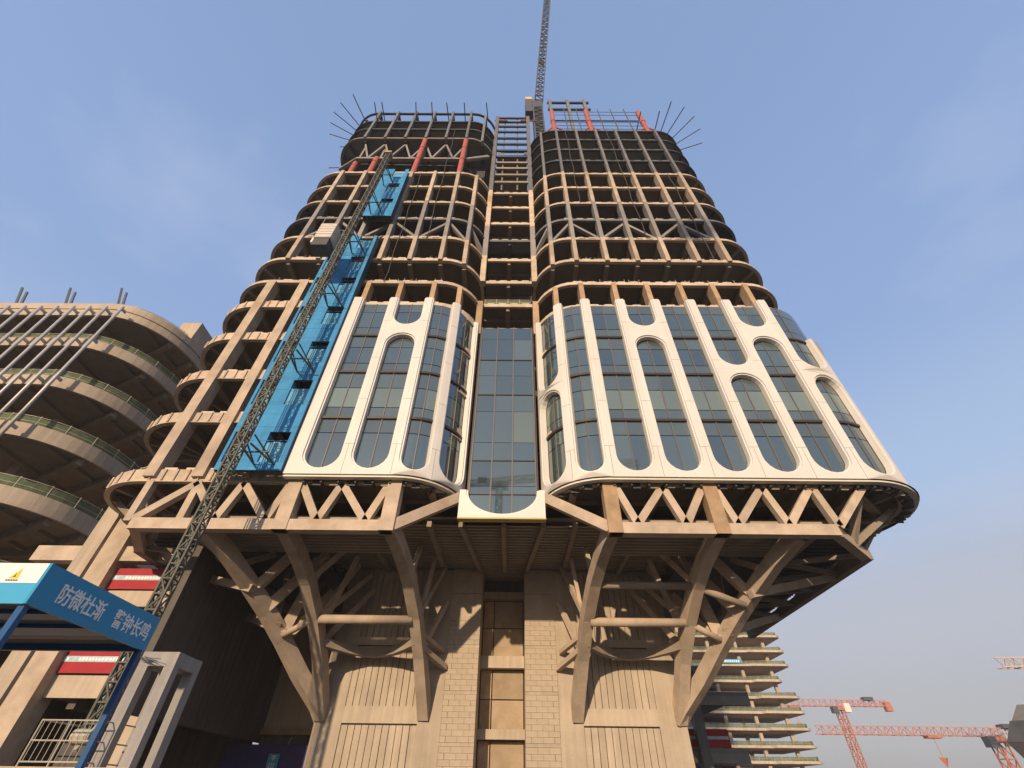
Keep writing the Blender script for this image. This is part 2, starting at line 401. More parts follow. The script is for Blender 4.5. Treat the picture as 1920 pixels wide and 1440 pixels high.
# central groove floors
for i in range(4, 12):
    z = LV[i] - (0.3 if i == 4 else 0)
    m1, m2, m3 = ('mid_steel','deck_dark','dark_steel') if i == 8 else ('tan_edge', 'brown_board' if i == 9 else 'deck', 'tan_dim')
    s = MB().box(X(1,-2.72), X(1,2.72), 31.3, 46, z+0.02, z+0.2).build('floor_slab', m2, T)
    MB().box(X(1,-2.74), X(1,2.74), 31.0, 31.28, z-0.25, z+0.25).build('edge_beam', m1, s)
    b = MB(); b.box(XC-0.17, XC+0.17, 31.3, 46, z-0.6, z+0.015); b.box(XC-0.26, XC+0.26, 31.3, 46, z-0.64, z-0.602)
    for yy in (33.0, 35.0, 37.0): b.box(X(1,-2.7), X(1,2.7), yy, yy+0.14, z-0.3, z+0.012)
    b.build('soffit_beams', m3, s)
    p = MB(); xs = -2.3
    while xs < 2: p.box(XC+xs, XC+xs+0.8, 31.03, 31.12, z+0.25, z+0.43); xs += 1.3
    p.build('edge_boards', 'pale_board', s, kind='stuff')
MB().box(X(1,-2.7), X(1,2.7), 33.4, 33.7, LV[7]+0.3, LV[8]-0.1).build('back_panel', 'dark_steel', T)
rail(T, [(X(1,-2.6),31.1),(X(1,2.6),31.1)], LV[5]+0.2, 0.9, 1.3)
tp = MB(); n_ = 10
tp.add([(X(1,-2.2+0.35*i), 30.98+0.1*math.sin(i), LV[11]+0.9-0.09*i+0.12*math.sin(i*1.7)) for i in range(n_)] + [(X(1,-2.2+0.35*i), 31.9, LV[11]+1.5-0.10*i) for i in range(n_)], [(i,i+1,i+1+n_,i+n_) for i in range(n_-1)])
tp.build('loose_sheet', 'pale_board', T)
# open ladder of beams at the top of the groove
for k, z in enumerate((74.2, 77.0, 79.6, 82.0, 84.6, 87.5, 90.6, 93.6, 97.0, 100.0, 102.6, 105.0)):
    m = 'tan_dim' if z < 83 else 'dark_steel'
    MB().box(X(1,-2.74), X(1,2.74), 31.0, 31.3, z-0.3, z+0.3).build('groove_beam', m, T)
    MB().box(X(1,-2.74), X(1,2.74), 37.6, 37.9, z-0.25, z+0.25).build('groove_beam', m, T)
    if z < 86: MB().box(X(1,-2.6), X(1,2.6), 31.32, 46, z+0.3, z+0.4).build('groove_deck', 'deck_dark', T)
for x in (-1.5, 1.0): MB().box(X(1,x)-0.12, X(1,x)+0.12, 31.32, 31.5, 72, 105).build('groove_post', 'mid_steel', T)
for x in (-2.75, 2.75): MB().box(X(1,x)-0.3, X(1,x)+0.3, 37.5, 38.1, 71, 105).build('groove_post', 'mid_steel', T)
MB().tube([(X(1,-3.6),30.8,102.4),(X(1,-1.0),30.8,102.4)], 0.16).build('red_beam', 'red_paint', T)
MB().tube([(X(1,1.6),30.8,102.4),(X(1,5.0),30.8,102.4)], 0.16).build('red_beam', 'red_paint', T)

# dark cantilevered block on top of the left wing
BZ = (84.2, 88.6, 92.6, 97.2)
for k, z in enumerate(BZ):
    floor(-1, z, 20+k, 'primer' if k == 0 else 'dark_steel', 'deck_dark', 'dark_steel', eh=0.55, patches=False, plate=k < 3)
for gx in GRID: column(-1, gx, BZ[0]-0.2, BZ[3]+0.3, 'mid_steel', 0.4, 0.6)
TB = 77.2
MB().sweep([(X(-1,4.0), 30.4, BZ[0]-1.6), (X(-1,7.2),28.9,TB+0.2), (X(-1,25.0),28.9,TB+0.2), (X(-1,28.6),31.0,TB+1.2)], 0.5, 0.5).build('truss_chord', 'primer', T)
zx = [7.72 + (25-7.72)*j/10 for j in range(11)]
for j in range(10):
    za, zb = (BZ[0]-0.5, TB+0.4) if j % 2 == 0 else (TB+0.4, BZ[0]-0.5)
    MB().beam((X(-1,zx[j]), 28.9, za), (X(-1,zx[j+1]), 28.9, zb), 0.34, 0.3).build('diagonal_brace', 'primer', T)
for gx in (7.72, 14.65, 21.55, 25.0): MB().box(X(-1,gx)-0.16, X(-1,gx)+0.16, 29.2, 29.5, TB+0.4, BZ[0]-0.4).build('truss_post', 'primer', T)
sb = MB(); sb.prism(flip(-1, [(5.0,46.0),(5.0,33.0),(7.6,30.0),(25.0,29.8),(28.2,32.0),(28.2,46.0)]), TB+0.5, TB+0.75); sb.build('floor_slab', 'dark_steel', T)
MB().box(X(-1,4.6), X(-1,28.4), 32.6, 33.0, LV[11]+0.3, BZ[0]-0.3).build('back_panel', 'dark_steel', T)
for gx, yy, ztop in ((7.72, 28.15, BZ[0]-0.62), (14.65, 28.15, BZ[0]-0.62), (21.55, 28.6, 76.9), (25.0, 29.2, 76.4)):        # red temporary props under the block
    pr = MB(); pr.tube([(X(-1,gx), yy, LV[11]+0.25), (X(-1,gx), yy, ztop)], 0.42, 12)
    for zz in (5.0, 9.6):
        if LV[11]+zz < ztop: pr.tube([(X(-1,gx), yy, LV[11]+zz), (X(-1,gx), yy, LV[11]+zz+0.25)], 0.48, 12)
    pr.build('temporary_prop', 'red_paint', T)
# red column stubs and light frame above the right wing
for gx, h in ((7.6, 11.5), (14.2, 12.0), (24.2, 11.5)):
    pr = MB(); pr.tube([(X(1,gx), 28.4, LV[15]+0.28), (X(1,gx), 28.4, LV[15]+h)], 0.42, 12); pr.tube([(X(1,gx), 28.4, LV[15]+5.5), (X(1,gx), 28.4, LV[15]+5.8)], 0.5, 12)
    o = pr.build('column_stub', 'red_paint', T)
    MB().beam((X(1,gx-1.6), 28.4, LV[15]+0.4), (X(1,gx-0.2), 28.4, LV[15]+3.2), 0.2).beam((X(1,gx+2.2), 28.4, LV[15]+0.4), (X(1,gx+0.3), 28.4, LV[15]+3.0), 0.2).build('stub_brace', 'red_paint', o)
fr = MB()
for x0 in (8.2, 12.1, 15.8): fr.box(X(1,x0)-0.3, X(1,x0)+0.3, 31, 31.6, 88.5, 117.5)
fr.build('roof_post', 'mid_steel', T)
for z in (111.0, 115.6): MB().box(X(1,7.6), X(1,16.8), 31.1, 31.5, z, z+0.7).build('roof_beam', 'dark_steel', T)
MB().box(X(1,8.5), X(1,11.2), 33, 36, 98.0, 101.5).build('roof_box', 'red_paint', T)
MB().box(X(1,7.2), X(1,23.6), 28.55, 28.75, LV[15]+7.2, LV[15]+7.45).build('roof_beam', 'dark_steel', T)
wr = MB()
for z in (1.5, 3.2, 5.0, 9.0, 10.8): wr.tube([(X(1,8.0), 28.2, LV[15]+z), (X(1,23.8), 28.2, LV[15]+z)], 0.05, 5)
for gx in (10.0, 12.4, 16.5, 19.0, 21.6): wr.tube([(X(1,gx), 28.2, LV[15]+0.2), (X(1,gx), 28.2, LV[15]+12.5)], 0.10, 6)
wr.build('roof_wires', 'crane_dark', T)

# horizontal outrigger poles round the top edges
def outriggers(sg, z, xs, angs):
    for gx in xs: MB().tube([(X(sg,gx), FY+0.1, z), (X(sg,gx+random.uniform(-.3,.3)), FY-2.9, z+random.uniform(0.2,0.7))], 0.09, 6).build('outrigger_pole', 'crane_dark', T)
    for a in angs:
        c, s_ = math.cos(R(a)), math.sin(R(a))
        MB().tube([(X(sg,25.5+4.5*s_), 32.7-4.5*c, z), (X(sg,25.5+(9.2 if a < 80 else 7.6)*s_), 32.7-(9.2 if a < 80 else 7.6)*c, z+0.5)], 0.09, 6).build('outrigger_pole', 'crane_dark', T)
outriggers(-1, 92.9, (4.4, 8.6, 11.6, 14.6, 17.6, 23.4, 24.8), (18, 36, 50, 63, 76, 90))
outriggers(-1, 84.6, (), (95,))
outriggers(1, 88.5, (25.2, 22.0), (10, 26, 42, 58, 74))

# ------------------------------------------------------------------ lowest floor: perimeter truss
CZ = 14.62                                   # centre line of the bottom chord
for sg in (-1, 1):
    ch = [(X(sg,7.1), FY+0.1, CZ), (X(sg,21.97 if sg > 0 else 24.3), FY+0.1, CZ)]
    if sg > 0: ch += [(X(sg,26.0), 32.0, CZ)]
    MB().beam(ch[0], ch[1], 0.62, 0.74).build('bottom_chord', 'tan', T)
    if sg > 0:
        MB().beam((X(1,21.9), FY+0.2, CZ-0.003), (X(1,26.0), 32.0, CZ-0.003), 0.6, 0.72).build('bottom_chord', 'tan', T)
        MB().beam((X(1,26.0), 31.7, CZ-0.006), (X(1,26.0), 53.0, CZ-0.006), 0.6, 0.72).build('bottom_chord', 'tan_dim', T)
    else:
        MB().beam((X(-1,26.0), 31.7, CZ-0.006), (X(-1,26.0), 50.0, CZ-0.006), 0.6, 0.72).build('bottom_chord', 'tan_dim', T)
        MB().beam((X(-1,24.0), FY+0.2, CZ-0.003), (X(-1,26.0), 32.0, CZ-0.003), 0.6, 0.72).build('bottom_chord', 'tan', T)
    # kick from the chord up to the groove corner
    MB().beam((X(sg,7.2), FY+0.1, CZ+0.05), (X(sg,3.15), 29.9, 17.75), 0.62, 0.7).build('chord_kick', 'tan', T)
    # thick posts
    for gx in (7.45, 14.4):
        MB().box(X(sg,gx)-0.48, X(sg,gx)+0.48, FY-0.28, FY+0.55, CZ-0.37, 17.86).build('truss_post', 'tan_rust' if sg > 0 else 'tan', T)
    tops = {9.0:None}
    seg = [((7.9,0),(9.0,1)), ((9.0,1),(11.2,0)), ((11.2,0),(12.2,1)), ((12.2,1),(14.0,0)), ((14.8,0),(15.6,1)), ((15.6,1),(18.1,0)), ((18.1,0),(18.95,1)), ((18.95,1),(21.45,0))]
    if sg > 0: seg += [((21.65,0),(22.2,1)), ((22.2,1),(25.1,0))]
    else: seg += [((21.3,0),(24.4,1))]
    for (xa,ba),(xb,bb) in seg:
        za = CZ+0.3 if ba else 17.75; zb = CZ+0.3 if bb else 17.75
        MB().beam((X(sg,xa), FY+0.12, za), (X(sg,xb), FY+0.12, zb), 0.5, 0.46, up=(0,1,0)).build('truss_diagonal', 'tan', T)
    if sg < 0:
        for gx in (21.3, 24.7): MB().box(X(sg,gx)-0.24, X(sg,gx)+0.24, FY-0.1, FY+0.4, CZ+0.2, 17.86).build('truss_post', 'tan', T)
    # outer side webs
    for p, q in (((25.1,28.4,17.7),(24.2,30.3,CZ)), ((24.2,30.3,CZ),(29.0,31.2,17.7)), ((26.0,34,CZ),(29.2,33.2,17.6)), ((26.0,34,CZ),(29.6,37.5,17.6)), ((26.0,41,CZ),(29.6,37.5,17.6)), ((26.0,41,CZ),(29.6,44.0,17.6))):
        MB().beam((X(sg,p[0]),p[1],p[2]), (X(sg,q[0]),q[1],q[2]), 0.4, 0.42).build('truss_diagonal', 'tan_dim', T)
    MB().beam((X(sg,25.0),28.6,17.5), (X(sg,29.3),32.4,17.5), 0.55, 0.5).build('corner_beam', 'tan_dim', T)
    # lattice in the plane of the bottom chords along the side
    MB().beam((X(sg,20.6), FY+0.4, CZ+0.02), (X(sg,20.6), 50, CZ+0.02), 0.45, 0.5).build('inner_chord', 'tan_dim', T)
    for k in range(5):
        y = 31.8 + k*3.6
        MB().beam((X(sg,25.8), y, CZ), (X(sg,20.8), y+1.8, CZ), 0.28).build('lattice_bar', 'tan_dim', T)
        MB().beam((X(sg,20.8), y+1.8, CZ-0.03), (X(sg,25.8), y+3.6, CZ-0.03), 0.3).build('lattice_bar', 'tan_dim', T)
        MB().box(X(sg,14.0), X(sg,25.7), y+0.6, y+0.85, 15.9, 16.35).build('deck_beam', 'tan_dim', T)
        MB().beam((X(sg,25.9), y, CZ+0.2), (X(sg,28.6), y+1.4, 17.0), 0.24).build('lattice_bar', 'tan_dim', T)
        MB().beam((X(sg,20.6), y, CZ+0.3), (X(sg,23.2), y+1.8, 16.4), 0.2).build('lattice_bar', 'tan_dim', T)

# corrugated underside of the lowest deck
dk = MB(); y = 31.6; prof = []
while y < 52: prof += [(y,16.42),(y+0.2,16.42),(y+0.26,16.6),(y+0.46,16.6)]; y += 0.52
xs0, xs1 = X(1,-25.6), X(1,28.2)
vs = []; fs = []
for i,(yy,zz) in enumerate(prof):
    vs += [(xs0,yy,zz),(xs1,yy,zz)]
    if i: fs.append((2*i-2,2*i-1,2*i+1,2*i))
dk.add(vs, fs); dk.box(xs0, xs1, 31.6, 52, 16.9, 17.1); dk.build('ribbed_deck', 'deck_metal', T)
for sg in (-1, 1):
    d2 = MB(); y = 28.45; prof = []
    while y < 33.4: prof += [(y,15.0),(y+0.2,15.0),(y+0.26,15.16),(y+0.46,15.16)]; y += 0.52
    vs = []; fs = []
    for i,(yy,zz) in enumerate(prof):
        vs += [(X(sg,7.6),yy,zz),(X(sg,21.5),yy,zz)]
        if i: fs.append((2*i-2,2*i-1,2*i+1,2*i))
    d2.add(vs, fs); d2.box(X(sg,7.6), X(sg,21.5), 28.45, 33.6, 15.3, 15.45); d2.build('ribbed_deck', 'deck_metal', T)
    d3 = MB(); d3.box(X(sg,14.2), X(sg,26.25), 33.62, 53, 15.5, 15.65); d3.box(X(sg,21.52), X(sg,26.2), 31.9, 33.6, 15.5, 15.65); d3.prism(flip(sg, [(21.52,28.6),(25.6,31.88),(21.52,31.88)]), 15.5, 15.65)
    k_ = 32.2
    while k_ < 52: d3.box(X(sg,20.8), X(sg,26.0), k_, k_+0.2, 15.36, 15.49); k_ += 0.62
    d3.build('side_deck', 'dark_steel', T)
for p, q in (((-3.0,30.9),(-1.95,40)), ((0.1,30.9),(0.1,40)), ((3.0,30.9),(1.95,40))):
    MB().beam((X(1,p[0]),p[1],16.2), (X(1,q[0]),q[1],16.2), 0.34, 0.42).build('deck_beam', 'tan_dim', T)
for sg in (-1,1):
    for gx in (5.3, 10.2, 17.0): MB().beam((X(sg,gx),30.9,16.2), (X(sg,gx*0.97),40,16.2), 0.34, 0.42).build('deck_beam', 'tan_dim', T)

# branching ribs
for sg in (-1, 1):
    ribs = [
        [(7.3,28.7,14.7),(7.1,29.5,14.4),(6.85,31.2,13.85),(6.55,33,12.95),(6.2,35.4,11.3),(5.9,37.6,9.2),(5.6,39.4,6.9),(5.5,40.2,5.9)],
        [(14.4,28.7,14.7),(14.25,29.5,14.4),(14.0,31.2,13.75),(13.75,33,12.8),(13.45,35.4,11.1),(13.2,37.6,9.1),(13.0,39.4,6.8),(12.9,40.2,5.8)],
        [(19.6,28.7,14.6),(18.6,30.6,13.65),(17.7,32.8,12.5),(16.7,34.7,11.2),(15.7,36.3,9.8),(14.5,38.1,8.0),(13.2,39.7,6.4),(12.9,40.3,5.8)]]
    for k, r_ in enumerate(ribs):
        MB().sweep([(X(sg,a),b,c) for a,b,c in r_], 0.78, 0.95).build('curved_rib', 'tan', T)
    bars = [((6.2,35.6,11.2),(5.0,39.0,16.1),0.36), ((6.2,35.6,11.2),(7.3,37.2,16.1),0.30), ((6.6,33.0,13.0),(6.5,34.8,16.1),0.32), ((6.6,32.6,13.0),(8.0,33.8,16.2),0.32),
            ((13.4,35.6,11.1),(12.3,38.6,16.1),0.40), ((13.4,35.6,11.1),(11.4,39.6,15.6),0.40), ((13.75,33.0,12.8),(12.2,35.0,16.2),0.42), ((13.75,33.0,12.8),(13.6,34.6,16.2),0.36),
            ((15.8,36.1,10.0),(14.5,36.6,16.1),0.75), ((16.8,34.5,11.4),(14.4,36.0,15.8),0.72), ((15.6,36.4,9.9),(13.4,37.4,13.5),0.62),
            ((17.2,32.6,12.1),(25.9,36.0,14.55),0.5), ((16.0,35.2,10.4),(20.6,40.0,14.5),0.55), ((16.0,35.2,10.4),(25.9,46.0,14.5),0.55), ((15.7,35.7,10.0),(16.2,42.0,16.1),0.5)]
    bars += [((13.3,36.4,10.3),(12.0,37.0,16.1),0.42), ((13.2,37.0,9.8),(10.9,39.6,14.4),0.42), ((6.1,36.2,10.6),(5.6,37.0,16.1),0.3), ((5.9,37.4,9.4),(4.6,39.7,13.6),0.34), ((17.4,33.2,12.3),(15.4,33.4,15.2),0.6), ((18.3,31.4,13.3),(17.6,34.4,15.2),0.4), ((16.2,35.4,10.6),(17.6,37.6,15.2),0.4)]
    for p, q, wd in bars:
        MB().beam((X(sg,p[0]),p[1],p[2]), (X(sg,q[0]),q[1],q[2]), wd*0.95, wd*1.0).build('branch_strut', 'tan', T)
    MB().tube([(X(sg,6.4),35.25,10.95),(X(sg,13.3),35.25,10.95)], 0.3, 12).build('tie_pipe', 'tan', T, smooth=True)
    MB().tube([(X(sg,13.6),35.3,10.9),(X(sg,15.6),35.8,10.0)], 0.22, 10).build('tie_pipe', 'tan', T, smooth=True)
    if sg > 0:
        MB().tube([(X(sg,6.7),33.0,12.75),(X(sg,13.6),33.0,12.75)], 0.24, 10).build('tie_pipe', 'tan_dim', T, smooth=True)
        MB().tube([(X(sg,14.0),33.0,12.6),(X(sg,17.0),33.4,11.6)], 0.24, 10).build('tie_pipe', 'tan_dim', T, smooth=True)
    cr = [(X(sg,6.1 + 7.2*t/8), 36.6 + 2.6*math.sin(math.pi*t/8), 9.9 - 0.25*math.sin(math.pi*t/8)) for t in range(9)]
    MB().sweep(cr, 0.5, 0.55).build('gusset_ring', 'tan_dim', T)
    MB().beam((X(sg,6.0),36.8,9.7),(X(sg,4.3),39.9,8.9),0.4,0.35).build('gusset_arm', 'tan', T)
    MB().beam((X(sg,5.9),36.6,10.4),(X(sg,4.6),39.9,10.0),0.35,0.3).build('gusset_arm', 'tan', T)

# ------------------------------------------------------------------ the core that carries it
CY = 40.0
for sg in (-1, 1):
    MB().box(X(sg,4.25), X(sg,13.3), CY+0.35, 54, 0, 16.4).build('core_wall', 'concrete_pier', T)
    MB().box(X(sg,4.25), X(sg,5.95), CY, CY+0.35, 0, 16.2).build('core_pier', 'concrete_pier', T)
    MB().box(X(sg,11.35), X(sg,13.3), CY, CY+0.35, 0, 16.2).build('core_pier', 'concrete_pier', T)
    for z0, z1 in ((5.45, 6.45), (10.4, 10.95), (0, 0.8)):
        MB().box(X(sg,5.95), X(sg,11.35), CY+0.01, CY+0.35, z0, z1).build('core_band', 'concrete_pier', T)
    for z0, z1 in ((0.8, 5.45), (6.45, 10.4), (10.95, 16.2)):
        n = 11; wd = 5.4/n
        for k in range(n):
            d = random.uniform(0.06, 0.12)
            MB().box(X(sg,5.95+wd*k+0.025), X(sg,5.95+wd*(k+1)-0.025), CY+d, CY+0.348, z0+0.004, z1-0.10).build('wall_plank', 'concrete_pier', T)
    # block pilaster beside the slot
    MB().box(X(sg,1.8), X(sg,4.25), CY+0.12, 54, 0, 16.4).build('pilaster_backing', 'concrete', T)
    bmesh_ = MB().box(-0.399,0.399,-0.06,0.14,0.007,0.343).mesh('block', 'block')
    half_ = MB().box(-0.192,0.192,-0.06,0.14,0.007,0.343).mesh('half_block', 'block')
    row = 0; z = 1.05
    while z < 12.3:
        off = row % 2
        if off:
            put('block', half_, T, (X(sg,2.0), CY+random.uniform(0,0.015), z)); put('block', half_, T, (X(sg,4.04), CY+random.uniform(0,0.015), z))
            for k in (0,1): put('block', bmesh_, T, (X(sg,2.61+0.81*k), CY+random.uniform(0,0.015), z))
        else:
            for k in range(3): put('block', bmesh_, T, (X(sg,2.205+0.81*k), CY+random.uniform(0,0.015), z))
        z += 0.35; row += 1
        if row in (9, 17, 25): z += 0.22
    for k, z in enumerate((1.05+9*0.35, 1.05+17*0.35+0.22, 1.05+25*0.35+0.44)):
        MB().box(X(sg,1.8), X(sg,4.25), CY-0.03, CY+0.12, z+0.01, z+0.21).build('lintel', 'concrete_pier', T)
    for z0, z1 in ((12.4, 14.3), (14.34, 16.2)):
        MB().box(X(sg,1.8), X(sg,4.25), CY-0.02, CY+0.12, z0, z1).build('wall_panel', 'block', T)
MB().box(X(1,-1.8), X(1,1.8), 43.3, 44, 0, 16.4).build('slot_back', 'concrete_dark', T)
for z0, z1 in ((0.2, 4.75), (5.45, 7.3), (7.36, 9.3), (10.3, 12.4), (12.45, 14.6)):
    MB().box(X(1,-1.7), X(1,-0.85), 43.05, 43.28, z0, z1).build('wall_panel', 'tan_rust', T)
    MB().box(X(1,-0.75), X(1,1.7), 43.0, 43.28, z0, z1-0.03).build('wall_panel', 'slot_brick', T)
for z0, z1 in ((4.8, 5.4), (9.35, 10.2), (14.7, 15.2)):
    MB().box(X(1,-1.79), X(1,1.79), 42.3, 43.25, z0, z1).build('slot_beam', 'concrete_pier', T)
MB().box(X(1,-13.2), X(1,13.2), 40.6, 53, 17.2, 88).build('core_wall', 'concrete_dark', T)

# ------------------------------------------------------------------ white cladding and glass
RI, SO, RO = 4.65, 18.1, 6.0
def cl(sg, s, d=0.0):
    """point on the cladding line: s runs along the facade, d goes in behind its face"""
    if s < 0: a = s/RI; r = RI - d; x, y = 7.4 + r*math.sin(a), 31.75 - r*math.cos(a)
    elif s <= SO: x, y = 7.4 + s, 27.1 + d
    else:
        a = (s-SO)/RO; r = RO - d; x, y = 25.5 + r*math.sin(a), 33.1 - r*math.cos(a)
    return X(sg, x), y
STEPS = ((0.0,0.0),(0.02,0.11),(0.13,0.11),(0.17,0.52))     # inset and depth of the stepped reveal
def stadium(cx, hw, z0, z1, inset, n=10):
    w_ = hw - inset; pts = []
    for k in range(n+1):
        a = math.pi*(1 - k/n); pts.append((cx + w_*math.cos(a), z1 - hw + w_*math.sin(a)))
    for k in range(n+1):
        a = -math.pi*k/n; pts.append((cx + w_*math.cos(a), z0 + hw + w_*math.sin(a)))
    return pts[::-1]
def ucut(cx, hw, z0, zl, zr, inset, n=12, ry=None):
    w_ = hw - inset; ry = ry or hw; pts = [(cx - w_, zl)]
    m = 5
    for k in range(1,m): pts.append((cx - w_, zl + (z0 + ry - zl)*k/m))
    for k in range(n+1):
        a = math.pi + math.pi*k/n; pts.append((cx + w_*math.cos(a), z0 + ry + (ry-inset)*math.sin(a)))
    for k in range(m-1,-1,-1): pts.append((cx + w_, zr + (z0 + ry - zr)*k/m))
    return pts
def panel(fn, s0, s1, zb, zt, cut=None, hole=None, ztr=None, name='facade_panel', parent=T, m='white_panel'):
    """cut / hole are functions of inset; fn maps (s, depth) to plan"""
    ztr = ztr or zt; mb = MB(); ns = 8
    bottom = [(s0 + (s1-s0)*k/ns, zb) for k in range(ns+1)]
    if cut:
        c0 = cut(0.0); outer = bottom + [(s1, zb+(ztr-zb)*k/4) for k in range(1,4)] + [(s1,ztr)] + c0[::-1] + [(s0,zt)] + [(s0, zt-(zt-zb)*k/4) for k in range(1,4)]
        loops = [outer]
    else:
        top = [(s1 - (s1-s0)*k/ns, zt) for k in range(ns+1)]
        outer = bottom + [(s1, zb+(zt-zb)*k/4) for k in range(1,4)] + top + [(s0, zt-(zt-zb)*k/4) for k in range(1,4)]
        loops = [outer] + ([hole(0.0)] if hole else [])
    flat = [p for lp in loops for p in lp]
    tris = tessellate_polygon([[Vector((a,b,0)) for a,b in lp] for lp in loops])
    P = lambda p, d: (*fn(p[0], d), p[1])
    mb.add([P(p,0) for p in flat], tris)
    rev = cut or hole
    if rev:
        rings = [(rev(i), d) for i, d in STEPS]
        for (ra, da), (rb, db) in zip(rings, rings[1:]):
            n = len(ra); k0 = len(mb.v)
            mb.v += [P(p,da) for p in ra] + [P(p,db) for p in rb]
            last = n if hole else n-1
            mb.f += [(k0+i, k0+(i+1)%n, k0+n+(i+1)%n, k0+n+i) for i in range(last)]
    # returns at the bottom, the top and the two sides
    for a, b in zip(bottom, bottom[1:]): mb.add([P(a,0),P(b,0),P(b,0.5),P(a,0.5)], [(0,1,2,3)])
    if cut:
        for a, b in (((s0,zt),c0[0]), (c0[-1],(s1,ztr))): mb.add([P(a,0),P(b,0),P(b,0.5),P(a,0.5)], [(0,1,2,3)])
    for sx, z_ in ((s0,zt),(s1,ztr)): mb.add([P((sx,zb),0),P((sx,z_),0),P((sx,z_),0.5),P((sx,zb),0.5)], [(0,1,2,3)])
    return mb.build(name, m, parent)

FINS = [-6.09, -2.58, 0.32, 3.8, 7.28, 10.78, 14.28, 17.75, 21.2]
ZB, ZT = 18.0, 38.2
G = 0.003
def bay(sg, k, two=None, ext_r=0.0, ztr=None):
    s0, s1 = FINS[k]+G, FINS[k+1]-G; cx = (s0+s1)/2; hw = (s1-s0)/2 - 0.33
    f = lambda s, d: cl(sg, s, d); s1b = s1 + ext_r
    zlo = 18.42
    if not two: panel(f, s0, s1b, ZB, ZT, cut=lambda i: ucut(cx, hw, zlo, ZT, ztr or ZT, i), ztr=ztr)
    else:
        zm = (two[0]+two[1])/2
        panel(f, s0, s1b, ZB, zm-G, hole=lambda i: stadium(cx, hw, zlo, two[0]+0.2, i))
        panel(f, s0, s1b, zm+G, ZT, cut=lambda i: ucut(cx, hw, two[1]-0.2, ZT, ztr or ZT, i), ztr=ztr)
RB = {0:(27.2,28.1), 3:(32.6,34.3), 5:(27.9,29.2), 6:(32.6,34.3), 7:(27.9,29.1)}
for k in range(8): bay(1, k, RB.get(k), ztr=33.2 if k == 7 else None)
panel(lambda s,d: cl(1,s,d), FINS[8]+G, 27.6, ZB, 33.2)
panel(lambda s,d: cl(1,s,d), 27.62, 36.0, ZB, 33.2)
for k in range(4): bay(-1, k, {2:(32.7,34.3)}.get(k), ext_r=0.55 if k == 3 else 0)

# joints across the white fins
for sg, ks in ((1, range(1,8)), (-1, range(1,4))):
    for k in ks:
        for z in (20.55, 24.9, 29.6, 34.6):
            p = cl(sg, FINS[k]-0.34, -0.003); q = cl(sg, FINS[k]+0.34, -0.003); m_ = cl(sg, FINS[k], -0.003)
            MB().sweep([(*p,z), (*m_,z), (*q,z)], 0.006, 0.022).build('panel_joint', 'mullion', T)
    for s_ in [v+0.0 for v in FINS[:(8 if sg > 0 else 4)]]:
        p = cl(sg, s_+0.02, -0.003)
        MB().box(p[0]-0.010, p[0]+0.010, p[1]-0.002, p[1]+0.004, ZB+0.02, 20.5).build('panel_joint', 'mullion', T)
# glass behind the cladding
ROWS = [18.15, 21.9, 23.32, 24.42, 26.5, 28.28, 29.4, 31.43, 32.98, 34.15, 36.46, 37.75]
def pane(sg, s0, s1, z0, z1, m):
    mb = MB(); n = 4 if (s0 < 0.3 or s1 > SO-0.1) else 1; vs = []; fs = []
    ta, tb = random.uniform(-.007,.007), random.uniform(-.007,.007)
    for i in range(n+1):
        s = s0 + (s1-s0)*i/n
        for d in (0.55, 0.62):
            e_ = tb*(2*i/n-1); p = cl(sg, s, d+e_-ta); q = cl(sg, s, d+e_+ta); vs += [(*p, z0), (*q, z1)]
    for i in range(n):
        a = 4*i; b = a+4; fs += [(a,b,b+1,a+1), (a+2,a+3,b+3,b+2), (a+1,b+1,b+3,a+3), (a,a+2,b+2,b)]
    fs += [(0,1,3,2), (4*n,4*n+2,4*n+3,4*n+1)]
    mb.add(vs, fs); mb.build('glass_pane', m, T)
